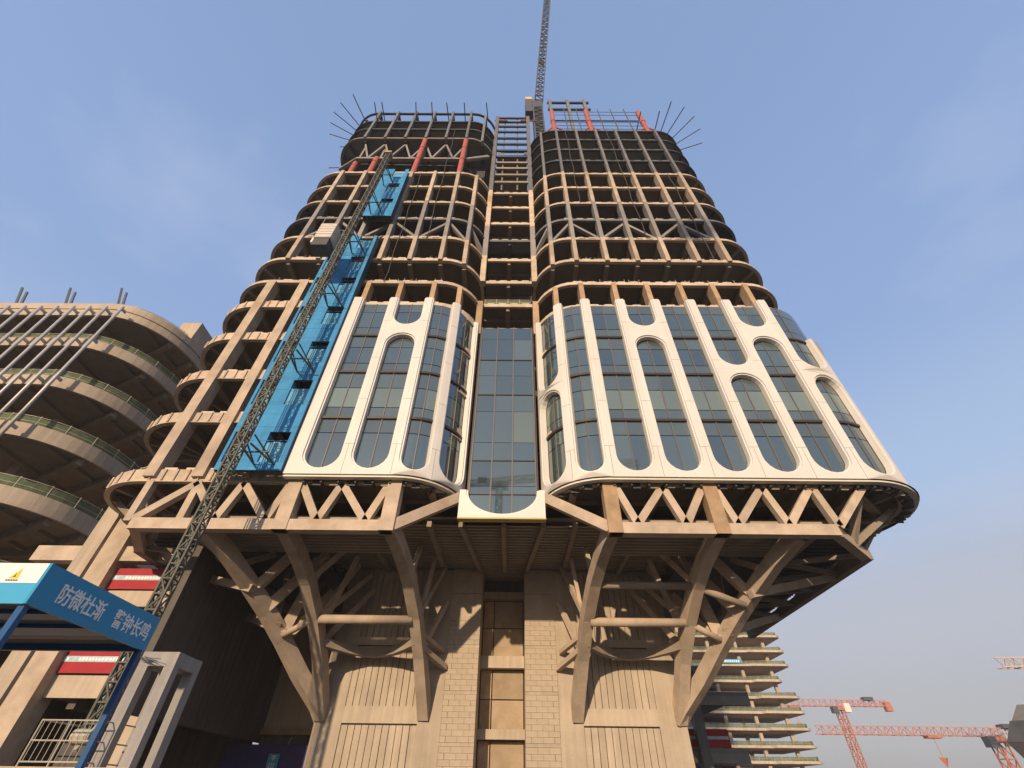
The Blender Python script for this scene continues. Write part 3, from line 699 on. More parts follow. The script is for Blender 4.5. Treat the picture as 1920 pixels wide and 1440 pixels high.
for sg, ks in ((1, range(9)), (-1, range(4))):
    for k in ks:
        s0 = FINS[k]; s1 = FINS[k+1] if k < 8 else 24.4
        sm = (s0+s1)/2
        for j, (a, b) in enumerate(((s0, sm), (sm, s1))):
            if k == 8 and j == 1: continue
            if k == 8: b = s1
            for r in range(len(ROWS)-1):
                if k == 8 and ROWS[r] < 31: continue
                z0, z1 = ROWS[r], ROWS[r+1]
                vis = r in (3, 6, 9) or r == 0
                m = 'glass_%d' % random.choice((0,0,1,2)) if vis else 'glass_spandrel'
                if r == 3: m = 'glass_blind' if random.random() < 0.8 else 'glass_1'
                if k == 0 or (k == 1 and False): m = 'glass_%d' % random.choice((0,1,2)) if r != 3 else m
                gt = 0.035
                pane(sg, a+gt, b-gt, z0+gt, z1-gt, m)
        if k < 8:
            mu = MB(); p = cl(sg, sm, 0.45); q = cl(sg, sm, 0.75)
            mu.beam((*cl(sg,sm,0.6), 18.1), (*cl(sg,sm,0.6), 37.75), 0.07, 0.22, up=(0,1,0)); mu.build('mullion', 'mullion', T)
        for zt in (23.32, 28.28, 32.98):
            if k == 8 and zt < 31: continue
            tr = MB(); n = 6; pth = []
            for i in range(n+1): pth.append(cl(sg, s0+(s1-s0)*i/n, 0.40))
            pth = pth if sg > 0 else pth[::-1]
            tr.ribbon(pth, zt-0.11, zt+0.11, 0.3); tr.build('transom', 'transom', T)
    # lip under the cladding with its hangers
    pth = [cl(sg, -6.0+0.6*i, 0.12) for i in range(int((33.5 if sg > 0 else 13.8)/0.6)+1)]
    pth = pth if sg > 0 else pth[::-1]
    MB().ribbon(pth, ZB-0.16, ZB-0.004, 0.42).build('bottom_lip', 'white_flange', T)
    s = -5.6
    while s < (27 if sg > 0 else 7.4):
        a = cl(sg, s, 0.5); b = cl(sg, s, 1.25)
        MB().beam((*a, 17.72), (*b, 17.62), 0.12, 0.22).build('lip_bracket', 'cage_dark', T)
        c = cl(sg, s+0.35, 0.75)
        MB().box(c[0]-0.3, c[0]+0.3, c[1], c[1]+0.1, 17.55+random.uniform(-.05,.05), 17.95).build('lip_board', 'dark_steel' if random.random() < 0.75 else 'tan_dim', T)
        s += 1.2

# groove curtain wall
GC = [-2.5, -0.9, 0.69, 2.5]; GR = [16.45, 18.12, 18.8, 21.05, 22.78, 26.0, 27.9, 30.25, 32.3, 35.25, 37.0]
for i in range(3):
    for j in range(len(GR)-1):
        m = 'glass_%d' % random.choice((0,1,2))
        if (i, j) == (2, 4): m = 'glass_blind'
        MB().box(X(1,GC[i])+0.03, X(1,GC[i+1])-0.03, 30.0, 30.06, GR[j]+0.02, GR[j+1]-0.02).build('glass_pane', m, T)
for x in GC: MB().box(X(1,x)-0.045, X(1,x)+0.045, 29.9, 30.12, 16.5, 37.05).build('mullion', 'mullion', T)
for z in (18.12, 21.05, 27.9, 32.3): MB().box(X(1,-2.44), X(1,2.44), 29.93, 30.1, z-0.035, z+0.035).build('transom', 'transom', T)
for x in (-2.62, 2.62): MB().box(X(1,x)-0.06, X(1,x)+0.06, 30.0, 31, 18.4, 37.1).build('groove_jamb', 'transom', T)
panel(lambda s, d: (X(1,s), 29.55+d*0.9), -3.12, 3.08, 16.1, 18.25, cut=lambda i: ucut(0.0, 2.66, 16.28, 18.25, 18.25, i, 18, ry=1.85))
MB().box(X(1,-3.14), X(1,3.11), 29.54, 30.1, 15.98, 16.095).build('sill_strip', 'yellow_strip', T)

# ================================================================== HOIST
BX0, BX1, BY = -20.7, -16.05, 26.8
B = thing('hoist_enclosure', 'tall blue sheet-metal landing enclosure running up the left half of the tower', 'enclosure', (-18, 27, 18.4))
def enclosure(x0, x1, z0, z1, floors_):
    dl = [(-20.5,-19.2), (-17.95,-16.4)] if x0 < -19.5 else [(-17.5,-15.95)]
    sh = MB()
    zs = []
    for zf in floors_: zs.append((zf+0.15, zf+2.75))
    edges = [z0] + [e for p in zs for e in p] + [z1]
    # solid bands between landings, piers beside the openings
    for i in range(0, len(edges), 2):
        if edges[i+1] > edges[i]:
            MB().box(x0, x1, BY, BY+0.08, edges[i]+0.006, edges[i+1]-0.006).build('sheet_panel', 'blue_sheet', B)
    for za, zb in zs:
        xs_ = [x0] + [v for d in dl for v in d] + [x1]
        for i in range(0, len(xs_), 2):
            if xs_[i+1] - xs_[i] > 0.05: MB().box(xs_[i], xs_[i+1], BY, BY+0.08, za, zb).build('sheet_panel', 'blue_sheet', B)
        for xa, xb in dl:
            d = MB().box(xa, xb, BY+0.14, BY+0.2, za, zb-0.85).build('landing_gate', 'blue_door', B)
            MB().box(xa+0.25, xa+0.8, BY+0.5, BY+0.52, zb-0.98, zb-0.55).build('notice', 'white_box', B)
            MB().box(xa, xb, BY+1.2, BY+1.25, za, zb).build('landing_back', 'cage_dark', B)
            MB().box(xa-0.002, xa-0.06, BY+0.08, BY+1.2, za, zb).build('landing_jamb', 'blue_sheet', B); MB().box(xb+0.002, xb+0.06, BY+0.08, BY+1.2, za, zb).build('landing_jamb', 'blue_sheet', B)
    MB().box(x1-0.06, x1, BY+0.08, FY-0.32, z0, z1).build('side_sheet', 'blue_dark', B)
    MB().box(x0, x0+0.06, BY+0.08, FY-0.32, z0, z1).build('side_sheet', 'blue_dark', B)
    k = z0 + 1.2
    while k < z1: MB().box(x0, x1, BY-0.012, BY, k, k+0.04).build('sheet_seam', 'blue_sheet', B); k += 1.25
enclosure(BX0, BX1, 18.05, 49.6, [LV[i]+0.25 for i in range(0,7)])
enclosure(-19.0, -15.45, 54.4, 67.3, [LV[i]+0.25 for i in (8,9,10)])
MB().box(-18.0, -15.6, 27.0, 27.6, 67.3, 68.0).build('top_board', 'tan_edge', B)

def lattice(name, m, parent, p, q, wd, step, bar, u=None, tri=False, chord=None):
    """square or triangular lattice boom from p to q, one mesh"""
    p, q = Vector(p), Vector(q); t = (q-p).normalized(); Lh = (q-p).length
    u = Vector(u) if u else (Vector((1,0,0)) if abs(t.z) > 0.7 else Vector((0,0,1)))
    a = (u - t*u.dot(t)).normalized(); b = t.cross(a)
    cs = [(-.5,-.5),(.5,-.5),(.5,.5),(-.5,.5)] if not tri else [(-.5,-.5),(-.5,.5),(.5,0)]
    C = lambda k, d: p + t*d + a*cs[k][0]*wd + b*cs[k][1]*wd
    mb = MB(); n = max(1, int(Lh/step)); st = Lh/n; N = len(cs)
    for k in range(N): mb.beam(C(k,0), C(k,Lh), (chord or bar*1.6), None, up=tuple(a))
    for i in range(n):
        for k in range(N):
            k2 = (k+1) % N
            if i % 2: mb.beam(C(k,i*st), C(k2,(i+1)*st), bar, None, up=tuple(t))
            else: mb.beam(C(k2,i*st), C(k,(i+1)*st), bar, None, up=tuple(t))
            mb.beam(C(k,i*st), C(k2,i*st), bar, None, up=tuple(t))
    return mb.build(name, m, parent)

MX, MY = -17.85, 24.1
H = thing('construction_hoist', 'lattice hoist mast standing in front of the blue enclosure, with a boxy lift cage', 'hoist', (MX, MY, 0))
lattice('mast', 'mast_grey', H, (MX,MY,0), (MX+0.35,MY,66.2), 0.52, 0.75, 0.07, chord=0.10)
for k in range(3): MB().tube([(MX-0.62+0.16*k,MY+0.35,0),(MX-0.30+0.16*k,MY+0.35,64)], 0.045, 6).build('cable_guide', 'mast_green', H)
MB().box(MX-0.1, MX+0.8, MY-0.45, MY+0.45, 66.2, 66.7).build('mast_head', 'tan_rust', H)
for z in (18.6, 27.6, 36.4, 45.8, 55.0, 63.0):
    t = MB()
    for dx in (-0.35, 0.35):
        t.beam((MX+dx+0.2,MY+0.3,z), (MX+dx*2+0.5,BY,z-0.1), 0.10); t.beam((MX+dx+0.2,MY+0.3,z+0.7), (MX+dx*2+0.5,BY,z-0.1), 0.08)
    t.beam((MX-0.2,MY+1.3,z), (MX+1.3,MY+1.3,z), 0.09); t.build('wall_tie', 'mast_grey', H)
ca = MB().box(-20.15, -18.5, 23.1, 24.6, 42.6, 45.4).build('lift_cage', 'cage_sheet', H)
MB().box(-20.1, -18.55, 23.15, 24.55, 41.3, 42.59).build('cage_underframe', 'cage_dark', ca)
for k in range(6): MB().box(-20.16, -18.49, 23.08, 23.1, 42.75+k*0.5, 42.775+k*0.5).build('cage_rib', 'cage_dark', ca)
MB().box(-20.17, -18.48, 23.07, 24.62, 42.56, 42.7).build('cage_frame', 'cage_sheet', ca)
cr = MB()
for x in (-20.1,-18.55):
    for yy in (23.15,24.55): cr.tube([(x,yy,45.4),(x,yy,46.6)], 0.03, 5)
cr.beam((-20.1,23.15,46.6),(-18.55,23.15,46.6),0.04); cr.beam((-20.1,24.55,46.6),(-18.55,24.55,46.6),0.04); cr.build('cage_rail', 'rail', ca)
MB().box(-20.5,-20.17,23.4,23.9,42.2,43.2).build('control_box', 'white_box', ca)

# fenced base of the hoist on a low concrete plinth
PL = solid('hoist_plinth', 'concrete', 'low concrete plinth under the cream railing at the foot of the hoist', 'plinth', MB().box(-24.5,-13.2,20.4,24.9,0,2.25), (-19,22.6,0))
F = thing('base_railing', 'cream tube railing round the foot of the hoist mast', 'railing', (-17,21,2.25))
fp = [(-17.6,21.0),(-15.4,21.0),(-15.4,23.2)]
fm = MB()
for z in (2.25+0.15, 2.25+0.75, 2.25+1.35): fm.tube([(*p,z) for p in fp], 0.026, 6)
fm.tube([(-17.6,23.2,3.6),(-17.6,21.0,3.6)], 0.035, 6); fm.build('rails', 'rail_cream', F)
for x in (-17.6,-16.5,-15.4): MB().tube([(x,21.0,2.25),(x,21.0,3.62)], 0.03, 6).build('post', 'rail_cream', F)
bars_ = MB()
for k in range(9): bars_.tube([(-17.5+k*0.23,21.0,2.4),(-17.5+k*0.23,21.0,3.58)], 0.012, 5)
bars_.build('bars', 'rail_cream', F)
mc = thing('hoist_motor', 'dark winch motor with pale covers inside the cream railing', 'motor', (-16.6,22.4,2.25))
MB().box(-17.2,-16.0,22.1,22.9,2.25,3.0).build('housing', 'cage_dark', mc)
MB().tube([(-16.9,22.05,3.2),(-16.2,22.05,3.2)], 0.24, 12).build('drum', 'rail_cream', mc)
MB().tube([(-16.6,22.05,2.75),(-16.6,22.9,4.0)], 0.10, 8).build('guide_tube', 'rail', mc)

# ================================================================== GREY PORTAL FRAME
Gp = thing('portal_frame', 'grey concrete portal of four slim columns beside the hoist', 'frame', (-14.8,22.6,0))
for x0, y0 in ((-15.55,21.7),(-14.45,21.7),(-15.55,23.2),(-14.45,23.2)):
    MB().box(x0,x0+0.42,y0,y0+0.38,0,5.5).build('column', 'concrete_grey', Gp)
MB().box(-15.55,-14.03,21.7,22.08,5.504,6.02).build('beam', 'concrete_grey', Gp); MB().box(-15.55,-14.03,23.2,23.58,5.504,6.02).build('beam', 'concrete_grey', Gp)
MB().box(-14.45,-14.035,22.084,23.196,5.504,6.015).build('beam', 'concrete_grey', Gp); MB().box(-15.545,-15.13,22.084,23.196,5.504,6.015).build('beam', 'concrete_grey', Gp)
rb = MB()
for k in range(7): rb.tube([(-15.6+k*0.05,21.6,5.75+random.uniform(-.1,.1)),(-14.9+k*0.07,21.35,5.6+random.uniform(-.12,.12))], 0.012, 5)
rb.build('loose_bars', 'dark_steel', Gp)

# ================================================================== CANOPY WITH SIGNBOARDS
S = thing('passage_canopy', 'safety canopy with white and blue signboards on blue posts', 'canopy', (-11.5,11,0))
x1, xL, ya, yb, zb_, zt_ = -9.28, -16.0, 9.15, 12.93, 4.24, 5.0
MB().box(x1-0.05, x1, ya, yb, zb_, zt_).build('blue_signboard', 'sign_blue', S)
MB().box(xL, x1-0.052, ya, ya+0.05, 4.62, zt_).build('white_signboard', 'sign_white', S)
MB().box(xL, x1-0.052, ya, ya+0.05, zb_, 4.617).build('cyan_signboard', 'sign_cyan', S)
MB().box(x1-0.052, x1+0.012, ya-0.012, ya, zb_, zt_).build('corner_trim', 'sign_blue', S)
MB().box(xL, x1-0.06, yb-0.1, yb, zb_-0.02, zb_+0.22).build('rear_beam', 'post_blue', S)
sh = MB(); y = ya+0.06; pr = []
while y < yb-0.12: pr += [(y,4.36),(y+0.30,4.36),(y+0.33,4.42),(y+0.38,4.42)]; y += 0.41
vs = []; fs = []
for i,(yy,zz) in enumerate(pr):
    vs += [(xL,yy,zz),(x1-0.06,yy,zz)]
    if i: fs.append((2*i-2,2*i-1,2*i+1,2*i))
sh.add(vs,fs); sh.build('roof_sheet', 'roof_sheet', S)
for k in range(2): MB().box(xL, x1-0.06, ya+1.2+k*1.3, ya+0.78+k*1.05, 4.27, 4.355).build('purlin', 'post_blue', S)
for x, y in ((x1-0.1,ya+0.12),(x1-0.1,yb-0.06),(xL+0.2,ya+0.12),(xL+0.2,yb-0.06)):
    MB().box(x-0.075,x+0.055,y-0.06,y+0.06,0,zb_-0.022).build('post', 'post_blue', S)
text_mesh('lettering', '防微杜渐', 0.40, 'letter_white', S, (x1+0.008, ya+0.52, 4.46), (0,0.86,0), (0,0,1))
text_mesh('lettering', '警钟长鸣', 0.40, 'letter_white', S, (x1+0.008, ya+2.24, 4.46), (0,0.86,0), (0,0,1))
# emblem: yellow triangle mark
em = MB(); ex, ez = -9.86, 4.70
em.add([(ex-0.10,ya-0.006,ez),(ex+0.085,ya-0.006,ez),(ex+0.055,ya-0.006,ez+0.20),(ex-0.01,ya-0.006,ez+0.13)], [(0,1,2,3)]); em.build('emblem', 'sign_yellow', S)
e2 = MB(); e2.box(ex-0.03,ex+0.02,ya-0.009,ya-0.007,ez+0.03,ez+0.05); e2.box(ex-0.01,ex+0.005,ya-0.009,ya-0.007,ez+0.03,ez+0.10)
for k in range(5): e2.box(ex-0.13+k*0.05,ex-0.095+k*0.05,ya-0.009,ya-0.007,ez-0.045,ez-0.02)
e2.build('emblem_mark', 'cage_dark', S)
st = MB()
for a, b, c, d in ((-10.22,-10.02,4.49,4.52),(-10.14,-10.11,4.34,4.55),(-10.2,-10.04,4.42,4.445),(-10.05,-10.0,4.36,4.40)): st.box(a,b,ya-0.008,ya-0.001,c,d)
st.build('lettering', 'sign_white', S)

# ================================================================== LEFT BUILDING: curved concrete terraces
LB = thing('terraced_building', 'concrete building at the left with sweeping rounded floor edges and green nets', 'building', (-55,42,0))
def lpath(xr, front, d=0.0):
    return [(-78, front-d)] + [(xr-7.0+(7.0+d)*math.sin(R(a)), front+8.5-(8.5+d)*math.cos(R(a))) for a in range(0,91,6)] + [(xr+d, 66)]
LF = [(43.55, 45.8, -42.3), (38.2, 39.5, -42.6), (32.4, 33.75, -42.5), (26.3, 27.75, -42.2), (19.9, 21.4, -41.0), (13.2, 14.6, -40.6)]
def l_front(x, xr): return 34.35 if x < xr-7 else 42.5 - 8.15*math.sqrt(max(0, 1-((x-xr+7)/6.65)**2))
def l_right(y, xr): return xr-0.35 if y > 42.5 else xr-7 + 6.65*math.sqrt(max(0, 1-((42.5-y)/8.15)**2))
for k, (z0, z1, xr) in enumerate(LF):
    pth = lpath(xr, 34.0)
    s = MB().prism(lpath(xr-0.3, 34.3) + [(-78,66)], z0+0.35, z0+0.75).build('floor_slab', 'tan_dim', LB)
    MB().ribbon(pth, z0, z1, 0.3).build('curved_fascia', 'concrete', s)
    if k == 0: MB().ribbon(lpath(xr, 34.0, 0.06), z0+1.1, z0+1.16, 0.1).build('fascia_joint', 'concrete_dark', s)
    b = MB()
    for x in range(-76, -44, 5): b.box(x, x+0.6, l_front(x+0.6, xr)+0.1, 64, z0+0.01, z0+0.345)
    for yy in (38.6, 42, 45.5, 49, 53): b.beam((xr-12, yy+5.5, z0-0.12), (l_right(yy, xr)-0.15, yy, z0-0.12), 0.55, 0.9)
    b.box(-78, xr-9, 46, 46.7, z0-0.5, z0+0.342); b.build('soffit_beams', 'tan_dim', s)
    if k > 0: rail(s, lpath(xr-0.5, 34.5), z1, 1.2, 2.4)
for x in (-72,-62,-52): 
    for yy in (40, 52): MB().box(x, x+1.1, yy, yy+1.1, 0, 43.6).build('column', 'concrete', LB)
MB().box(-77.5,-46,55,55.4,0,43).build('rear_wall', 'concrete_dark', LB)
k = 0
for x in [-46.75 - 1.95*i for i in range(12)]:
    MB().tube([(x,33.3,19.0),(x,33.3,44.3)], 0.16, 10).build('facade_pipe', 'pipe_grey', LB, smooth=True)
    for z0, z1, xr in LF[:5]:
        MB().box(x-0.07,x+0.07,33.3,33.998,z0+0.3,z0+0.6).build('pipe_bracket', 'pipe_grey', LB)
# roof works
for x in (-63.6,-57.2,-50.4):
    MB().beam((x,36,45.8),(x-1.5,35.2,50.6),0.22).beam((x+0.5,36,45.8),(x-0.9,35.6,50.2),0.22).build('roof_strut', 'crane_dark', LB)
    MB().beam((x+1.2,36,45.8),(x+2.0,35.8,47.4),0.3).build('roof_box', 'white_box', LB)
rail(LB, lpath(-43.0, 34.8), 45.8, 0.9, 3.0, netted=False)
MB().box(-45.5,-42.9,39.8,44.8,45.8,49.2).build('stair_head', 'concrete', LB)
# steel link bridge between the left building and the tower
K = thing('link_bridge', 'dark steel truss bridge joining the left building to the tower', 'bridge', (-37,47,38))
MB().box(-42.2,-31.0,46.4,47.2,42.6,43.3).build('top_chord', 'dark_steel', K); MB().box(-42.2,-31.0,46.4,47.2,37.4,39.6).build('deck_girder', 'concrete', K)
for k in range(4):
    xa = -42+2.75*k; MB().beam((xa,46.8,39.6),(xa+1.37,46.8,42.6),0.4).beam((xa+1.37,46.8,42.6),(xa+2.75,46.8,39.6),0.4).build('truss_web', 'dark_steel', K)

# ================================================================== PODIUM under the left wing
PD = thing('podium', 'concrete podium frame with red banners beneath the left end of the tower', 'building', (-30,40,0))
for xa, xb, m in ((-32.4,-31.15,'concrete'), (-30.85,-29.35,'tan')):
    MB().box(xa, xb, 33.2, 34.8, 0, 19.5 if m == 'concrete' else 17.5).build('column', m, PD)
for x in (-44,-56,-24.6): MB().box(x, x+1.2, 35.5, 36.9, 0, 14).build('column', 'concrete', PD)
for z0, z1 in ((5.95, 7.15), (11.3, 12.35)):
    s = MB().box(-62,-22.6,34.35,60,z0+0.5,z0+0.8).build('floor_slab', 'concrete', PD)
    MB().box(-62,-23.0,34.0,34.346,z0,z1).build('edge_beam', 'concrete', s)
    b = MB()
    for x in (-50,-44,-38,-33,-28): b.box(x,x+0.5,34.6,58,z0-0.5,z0+0.495)
    b.box(-60,-23,40,40.6,z0-0.6,z0+0.49); b.build('soffit_beams', 'concrete_dark', s)
MB().box(-36,-24.2,33.5,34.3,14.3,15.4).build('cap_beam', 'tan', PD)
MB().box(-22.6,-22.1,31.5,52,5.6,16.9).build('side_wall', 'concrete_dark', PD)
MB().box(-22.6,-22.0,31.3,52,5.0,5.595).build('wall_beam', 'concrete_dark', PD)
for k in range(6): MB().box(-22.1,-22.07,32+k*3.2,32.06+k*3.2,5.7,16.8).build('wall_joint', 'concrete_dark', PD)
MB().box(-60,-22.7,50,50.4,0,16.8).build('rear_wall', 'concrete_dark', PD)
MB().box(-22.0,-13.6,50,50.5,5.9,16.8).build('rear_wall', 'concrete', PD)
MB().box(-22.0,-13.6,50.05,50.5,0,5.88).build('rear_wall', 'concrete_dark', PD)
MB().box(-22.0,-13.6,49.6,49.99,5.5,5.9).build('wall_beam', 'tan_rust', PD)
for z, xa, xb in ((7.25,-29.3,-24.3), (12.42,-29.3,-24.8)):
    bn = thing('safety_banner', 'long red banner with a pale lettered band hung above the ' + ('lower' if z < 9 else 'upper') + ' podium floor edge', 'banner', ((xa+xb)/2,33.9,z), 'red banners on the podium')
    MB().box(xa,xb,33.86,33.9,z,z+1.45).build('cloth', 'red_banner', bn); MB().box(xa,xb,33.845,33.858,z+0.62,z+0.95).build('band', 'banner_band', bn)
    t = MB(); x = xa+0.2
    while x < xb-0.3:
        wd = random.uniform(0.12,0.2); t.box(x,x+wd,33.838,33.844,z+0.70,z+0.87); x += wd+0.07
        if random.random() < 0.12: x += 0.6
    t.build('lettering', 'banner_text', bn)
hd = thing('site_hoarding', 'dark violet hoarding with a small blue sign below the concrete wall', 'hoarding', (-18,48.6,0))
MB().box(-24,-14.4,48.6,48.75,0,4.75).build('board', 'hoarding', hd)
sg_ = MB().box(-20.2,-19.3,48.55,48.595,2.9,4.15).build('sign', 'sign_cyan', hd)
t = MB()
for a,b,c,d in ((-19.95,-19.55,3.95,4.02),(-19.95,-19.55,3.82,3.88),(-19.78,-19.71,3.72,4.05),(-20.0,-19.55,3.5,3.56),(-20.0,-19.93,3.2,3.56),(-19.62,-19.55,3.2,3.56),(-20.0,-19.55,3.2,3.26),(-19.8,-19.74,3.2,3.56)): t.box(a,b,48.54,48.549,c,d)
t.build('lettering', 'sign_white', sg_)
lp = MB(); lp.tube([(-19.0,49.3,5.3),(-19.0,48.9,4.6)],0.05,6); lp.build('bracket', 'rail', hd)

# ================================================================== PODIUM at the right behind the core
PR = thing('steel_podium', 'shaded steel frame with a red banner behind the right side of the core', 'building', (20,56,0))
for x in (17.7,): MB().box(x,x+0.9,54,54.9,0,13.2).build('column', 'mid_steel', PR)
for z in (4.7, 9.2):
    s = MB().box(14,24.0 if z > 6 else 22.5,54.95,70,z+0.3,z+0.6).build('floor_slab', 'deck_dark', PR); MB().box(14,24.0 if z > 6 else 22.5,54.95,55.4,z-0.5,z+0.29).build('edge_beam', 'primer', s)
bn = thing('safety_banner', 'red banner with a pale stripe on the steel frame right of the core', 'banner', (20,54.9,5.3), 'red banners on the podium')
MB().box(15.5,20.9,54.86,54.92,5.35,6.75).build('cloth', 'red_banner', bn); MB().box(15.5,20.9,54.84,54.858,5.95,6.2).build('band', 'banner_band', bn)
MB().box(20.92,20.98,54.86,57,5.35,6.7).build('cloth', 'red_banner', bn)

# ================================================================== FAR BUILDING at the right
FB = thing('concrete_frame_block', 'distant open concrete frame block with green railings under the right overhang', 'building', (75,195,0))
FZ = [44.7+4.5*2, 44.7+4.5, 44.7, 40.0, 35.8, 31.2, 26.6, 22.5, 18.1, 13.7, 9.9, 5.6, 1.4]
for k, z in enumerate(FZ):
    xr = 96.2 - (4 if k == 5 else 0); y0 = 180.0
    sl = MB().prism([(44,y0+1.0),(66,y0+1.0),(66.6,y0+(1.0 if k < 5 else 1.6)),(82,y0+(0.6 if k < 5 else 1.6)),(83,y0),(xr-1.5,y0),(xr,y0+1.2),(xr,y0+26),(44,y0+26)], z+0.3, z+1.0).build('floor_slab', 'tan_edge', FB)
    rail(sl, [(46,y0+1.4),(66,y0+1.6),(82,y0+2.0),(xr-1.8,y0+0.6),(xr-0.6,y0+1.8),(xr-0.6,y0+20)], z+1.0, 1.15, 2.4)
    if k:
        for x in (50, 60, 70, 80, 90): 
            MB().box(x,x+1.0,y0+3,y0+4,z+1.0,z+5.5 if k > 1 else z+4).build('column', 'concrete', FB)
            if x in (60,80): MB().box(x,x+1,y0+14,y0+15,z+1,z+4.4).build('column', 'concrete', FB)
MB().box(46,74,194,195,0,52).build('rear_wall', 'concrete_dark', FB)
bnr = MB().box(68.0,80.0,180.3,180.4,36.9,38.1).build('blue_banner', 'sign_cyan', FB)
t = MB(); x = 68.8
while x < 79: wd = random.uniform(.35,.6); t.box(x,x+wd,180.27,180.29,37.2,37.8); x += wd+0.25
t.build('lettering', 'sign_white', bnr)

# ================================================================== TOWER CRANES
def tower_crane(label, base, h, jib, cj, ang, wd, m1, m2, jibw=None, group=None, thin=1.0):
    bx, by, bz = base; jw = jibw or wd*0.8; a = R(ang); dx, dy = math.cos(a), math.sin(a)
    c = thing('tower_crane', label, 'crane', base, group)
    lattice('mast', m1, c, (bx,by,bz), (bx,by,bz+h), wd, wd*1.15, wd*0.10*thin, chord=wd*0.16*thin)
    MB().box(bx-wd*0.65,bx+wd*0.65,by-wd*0.65,by+wd*0.65,bz+h,bz+h+wd*0.5).build('slewing_ring', m1, c)
    zt = bz+h+wd*0.5+jw*0.6
    lattice('jib', m2, c, (bx,by,zt), (bx+dx*jib,by+dy*jib,zt), jw, jw*1.0, jw*0.07*thin, tri=True, chord=jw*0.12*thin)
    cjm = lattice('counter_jib', m2, c, (bx,by,zt), (bx-dx*cj,by-dy*cj,zt), jw*0.9, jw, jw*0.08, tri=True, chord=jw*0.12)
    e = (bx-dx*cj, by-dy*cj)
    MB().box(e[0]-wd*0.5,e[0]+wd*0.5,e[1]-wd*0.4,e[1]+wd*0.4,zt-jw*1.2,zt+jw*0.2).build('counterweight', m1, c)
    MB().box(e[0]+dx*wd*3-wd*0.8,e[0]+dx*wd*3+wd*0.8,e[1]-wd*.5,e[1]+wd*.5,zt+jw*0.4,zt+jw*0.9).build('winch_house', 'crane_dark', c)
    MB().box(bx+wd*0.5,bx+wd*1.5,by-wd*0.9,by-wd*0.1,bz+h-wd*0.3,bz+h+wd*0.9).build('cab', 'crane_white', c)
    MB().box(bx-wd*1.4,bx-wd*0.55,by-wd*0.7,by+wd*0.2,bz+h-wd*0.4,bz+h+wd*0.5).build('switch_box', 'crane_dark', c)
    tx, ty = bx+dx*jib*0.35, by+dy*jib*0.35
    MB().box(tx-wd*0.8,tx+wd*0.8,ty-wd*0.4,ty+wd*0.4,zt-jw*0.85,zt-jw*0.55).build('trolley', m1, c)
    hk = MB(); hk.tube([(tx,ty,zt-jw*0.85),(tx,ty,zt-jw*3.0)],wd*0.03,5); hk.add([(tx-wd*.5,ty,zt-jw*3.0),(tx+wd*.5,ty,zt-jw*3.0),(tx,ty,zt-jw*4.2),(tx,ty+wd*.25,zt-jw*3.2),(tx,ty-wd*.25,zt-jw*3.2)],[(0,3,2),(3,1,2),(1,4,2),(4,0,2),(0,4,1,3)]); hk.build('hook_block', m1, c)
    return c
tower_crane('far orange crane with the shorter jib, right of the concrete frame block', (178.5,300,0), 38.5, 70, 27, 180, 3.2, 'crane_orange_haze', 'crane_pink_haze', 3.0, thin=0.8)
tower_crane('nearer orange crane at the right edge with its long jib reaching left', (169.8,200,0), 17.5, 62, 16, 180, 3.2, 'crane_orange_haze', 'crane_pink_haze', 2.4, thin=0.8)
tower_crane('pale crane whose jib tip shows high at the right border', (220,150,0), 30.5, 73, 18, 174, 2.6, 'crane_orange_haze', 'crane_pale', 2.6)
tower_crane('tiny distant crane peeping out beside the tower overhang', (150,420,0), 128, 52, 12, 178, 2.2, 'crane_pink_haze', 'crane_pink_haze', 2.4)
# crane behind the viewer, seen mirrored in the groove glass
tower_crane('tower crane standing behind the viewer, mirrored in the groove glazing', (-6.5,-122,0), 106, 60, 16, 10, 2.6, 'crane_dark', 'crane_dark', 2.8, thin=1.0)
# luffing crane on the tower
LC = thing('luffing_crane', 'dark luffing crane rising from the groove at the top of the tower', 'crane', (4.6,32.2,72))
lattice('mast', 'crane_dark', LC, (4.6,32.2,72), (4.6,32.2,113), 1.9, 1.3, 0.2, chord=0.3)
MB().box(3.5,5.8,31.2,33.2,113,118).build('machine_deck', 'crane_dark', LC)
MB().box(1.9,3.45,31.2,33.0,110,118.5).build('winch_house', 'crane_dark', LC)
MB().box(2.0,3.4,31.4,32.6,118.5,120.6).build('beacon_box', 'sign_yellow', LC)
lattice('jib', 'crane_dark', LC, (5.0,31.2,117.6), (8.9,19.0,176), 1.75, 1.9, 0.13, chord=0.2)
MB().beam((5.8,27.6,132.5),(6.0,27.2,134.6),1.6,0.3).build('jib_platform', 'cage_dark', LC)

# dark tower corner at the right edge of view
DK = thing('dark_steel_block', 'dark faceted steel overhang cut off by the right border', 'building', (60,61,0))
b = MB(); lo = [(55.8,60.5),(58.2,59.6),(66,59.6),(66,66),(63,66)]; hi = [(51.9,60),(54.3,58.6),(66,58.6),(66,67),(60.6,67)]
b.add([(*p,1.0) for p in lo]+[(*p,6.4) for p in hi], [(0,1,6,5),(1,2,7,6),(2,3,8,7),(3,4,9,8),(4,0,5,9),(0,4,3,2,1)]); b.build('tapered_body', 'dark_steel', DK)
b = MB(); hi2 = [(53.9,60.4),(55.7,59.4),(66,59.4),(66,66),(60.8,66)]
b.add([(*p,6.42) for p in hi]+[(*p,8.3) for p in hi2], [(0,1,6,5),(1,2,7,6),(2,3,8,7),(3,4,9,8),(4,0,5,9),(5,6,7,8,9)]); b.build('sloping_cap', 'dark_steel', DK)
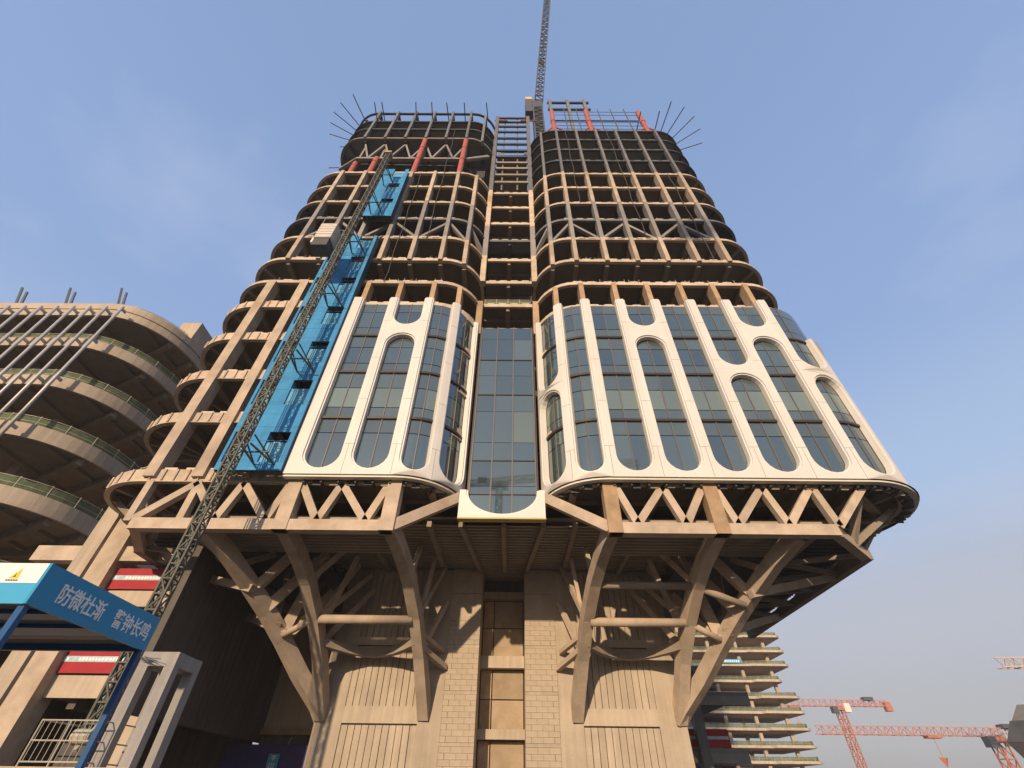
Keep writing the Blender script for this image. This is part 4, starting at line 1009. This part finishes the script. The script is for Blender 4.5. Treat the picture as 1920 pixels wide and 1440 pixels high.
b = MB(); u = [(54.3,60.6),(55.5,59.8),(64,59.8),(64,64),(59.4,64)]; v = [(56.1,60.8),(57.2,60.2),(64,60.2),(64,64),(61.0,64)]
b.add([(*p,8.32) for p in u]+[(*p,9.8) for p in v], [(0,1,6,5),(1,2,7,6),(2,3,8,7),(3,4,9,8),(4,0,5,9),(5,6,7,8,9)]); b.build('upper_body', 'mid_steel', DK)
for k in range(5): MB().beam((53.0+k*2.4,58.55-0.0,6.5),(56.0+k*2.2,59.5,1.2),0.12,0.12).build('seam_bar', 'mid_steel', DK)
MB().box(58,66,60.5,66,0,1.0).build('stem', 'dark_steel', DK)

# ================================================================== unseen blocks added behind the viewer to dim low sky light under the tower
NB = (('long concrete block added behind the viewer at the left to cut low sky light', -150, -95, 110, 26), ('middle concrete block added behind the viewer to cut low sky light', 6, -105, 80, 27),
      ('wide concrete block added behind the viewer at the right to cut low sky light', 95, -95, 110, 26), ('concrete block added out of view on the far right to cut low sky light', 175, 0, 50, 30))
for lab, x0, y0, wd, ht in NB:
    nb = thing('added_block', lab, 'building', (x0+wd/2, y0-10, 0), 'unseen blocks added to cut low sky light')
    MB().box(x0+1, x0+wd-1, y0-20, y0-2.5, 0, ht).build('wall', 'concrete', nb)
    for k in range(1, int(ht/4.4)+1): MB().box(x0, x0+wd, y0-22, y0, k*4.4-0.5, k*4.4).build('floor_slab', 'concrete', nb)
    for k in range(int(wd/9)+1): MB().box(x0+k*9, x0+k*9+0.8, y0-0.9, y0-0.1, 0, ht).build('column', 'concrete', nb)

# ================================================================== the hazy air
hz = MB().box(-420,640,-260,900,-1,190).build('haze', 'ground', kind='stuff')
hm = bpy.data.materials.new('haze'); hm.use_nodes = True; n_ = hm.node_tree; n_.nodes.clear()
pv = n_.nodes.new('ShaderNodeVolumePrincipled'); pv.inputs['Color'].default_value = (0.97, 0.97, 1.0, 1); pv.inputs['Density'].default_value = 0.00038
pv.inputs['Anisotropy'].default_value = 0.0
oo = n_.nodes.new('ShaderNodeOutputMaterial'); n_.links.new(pv.outputs[0], oo.inputs['Volume'])
hz.data.materials.clear(); hz.data.materials.append(hm)
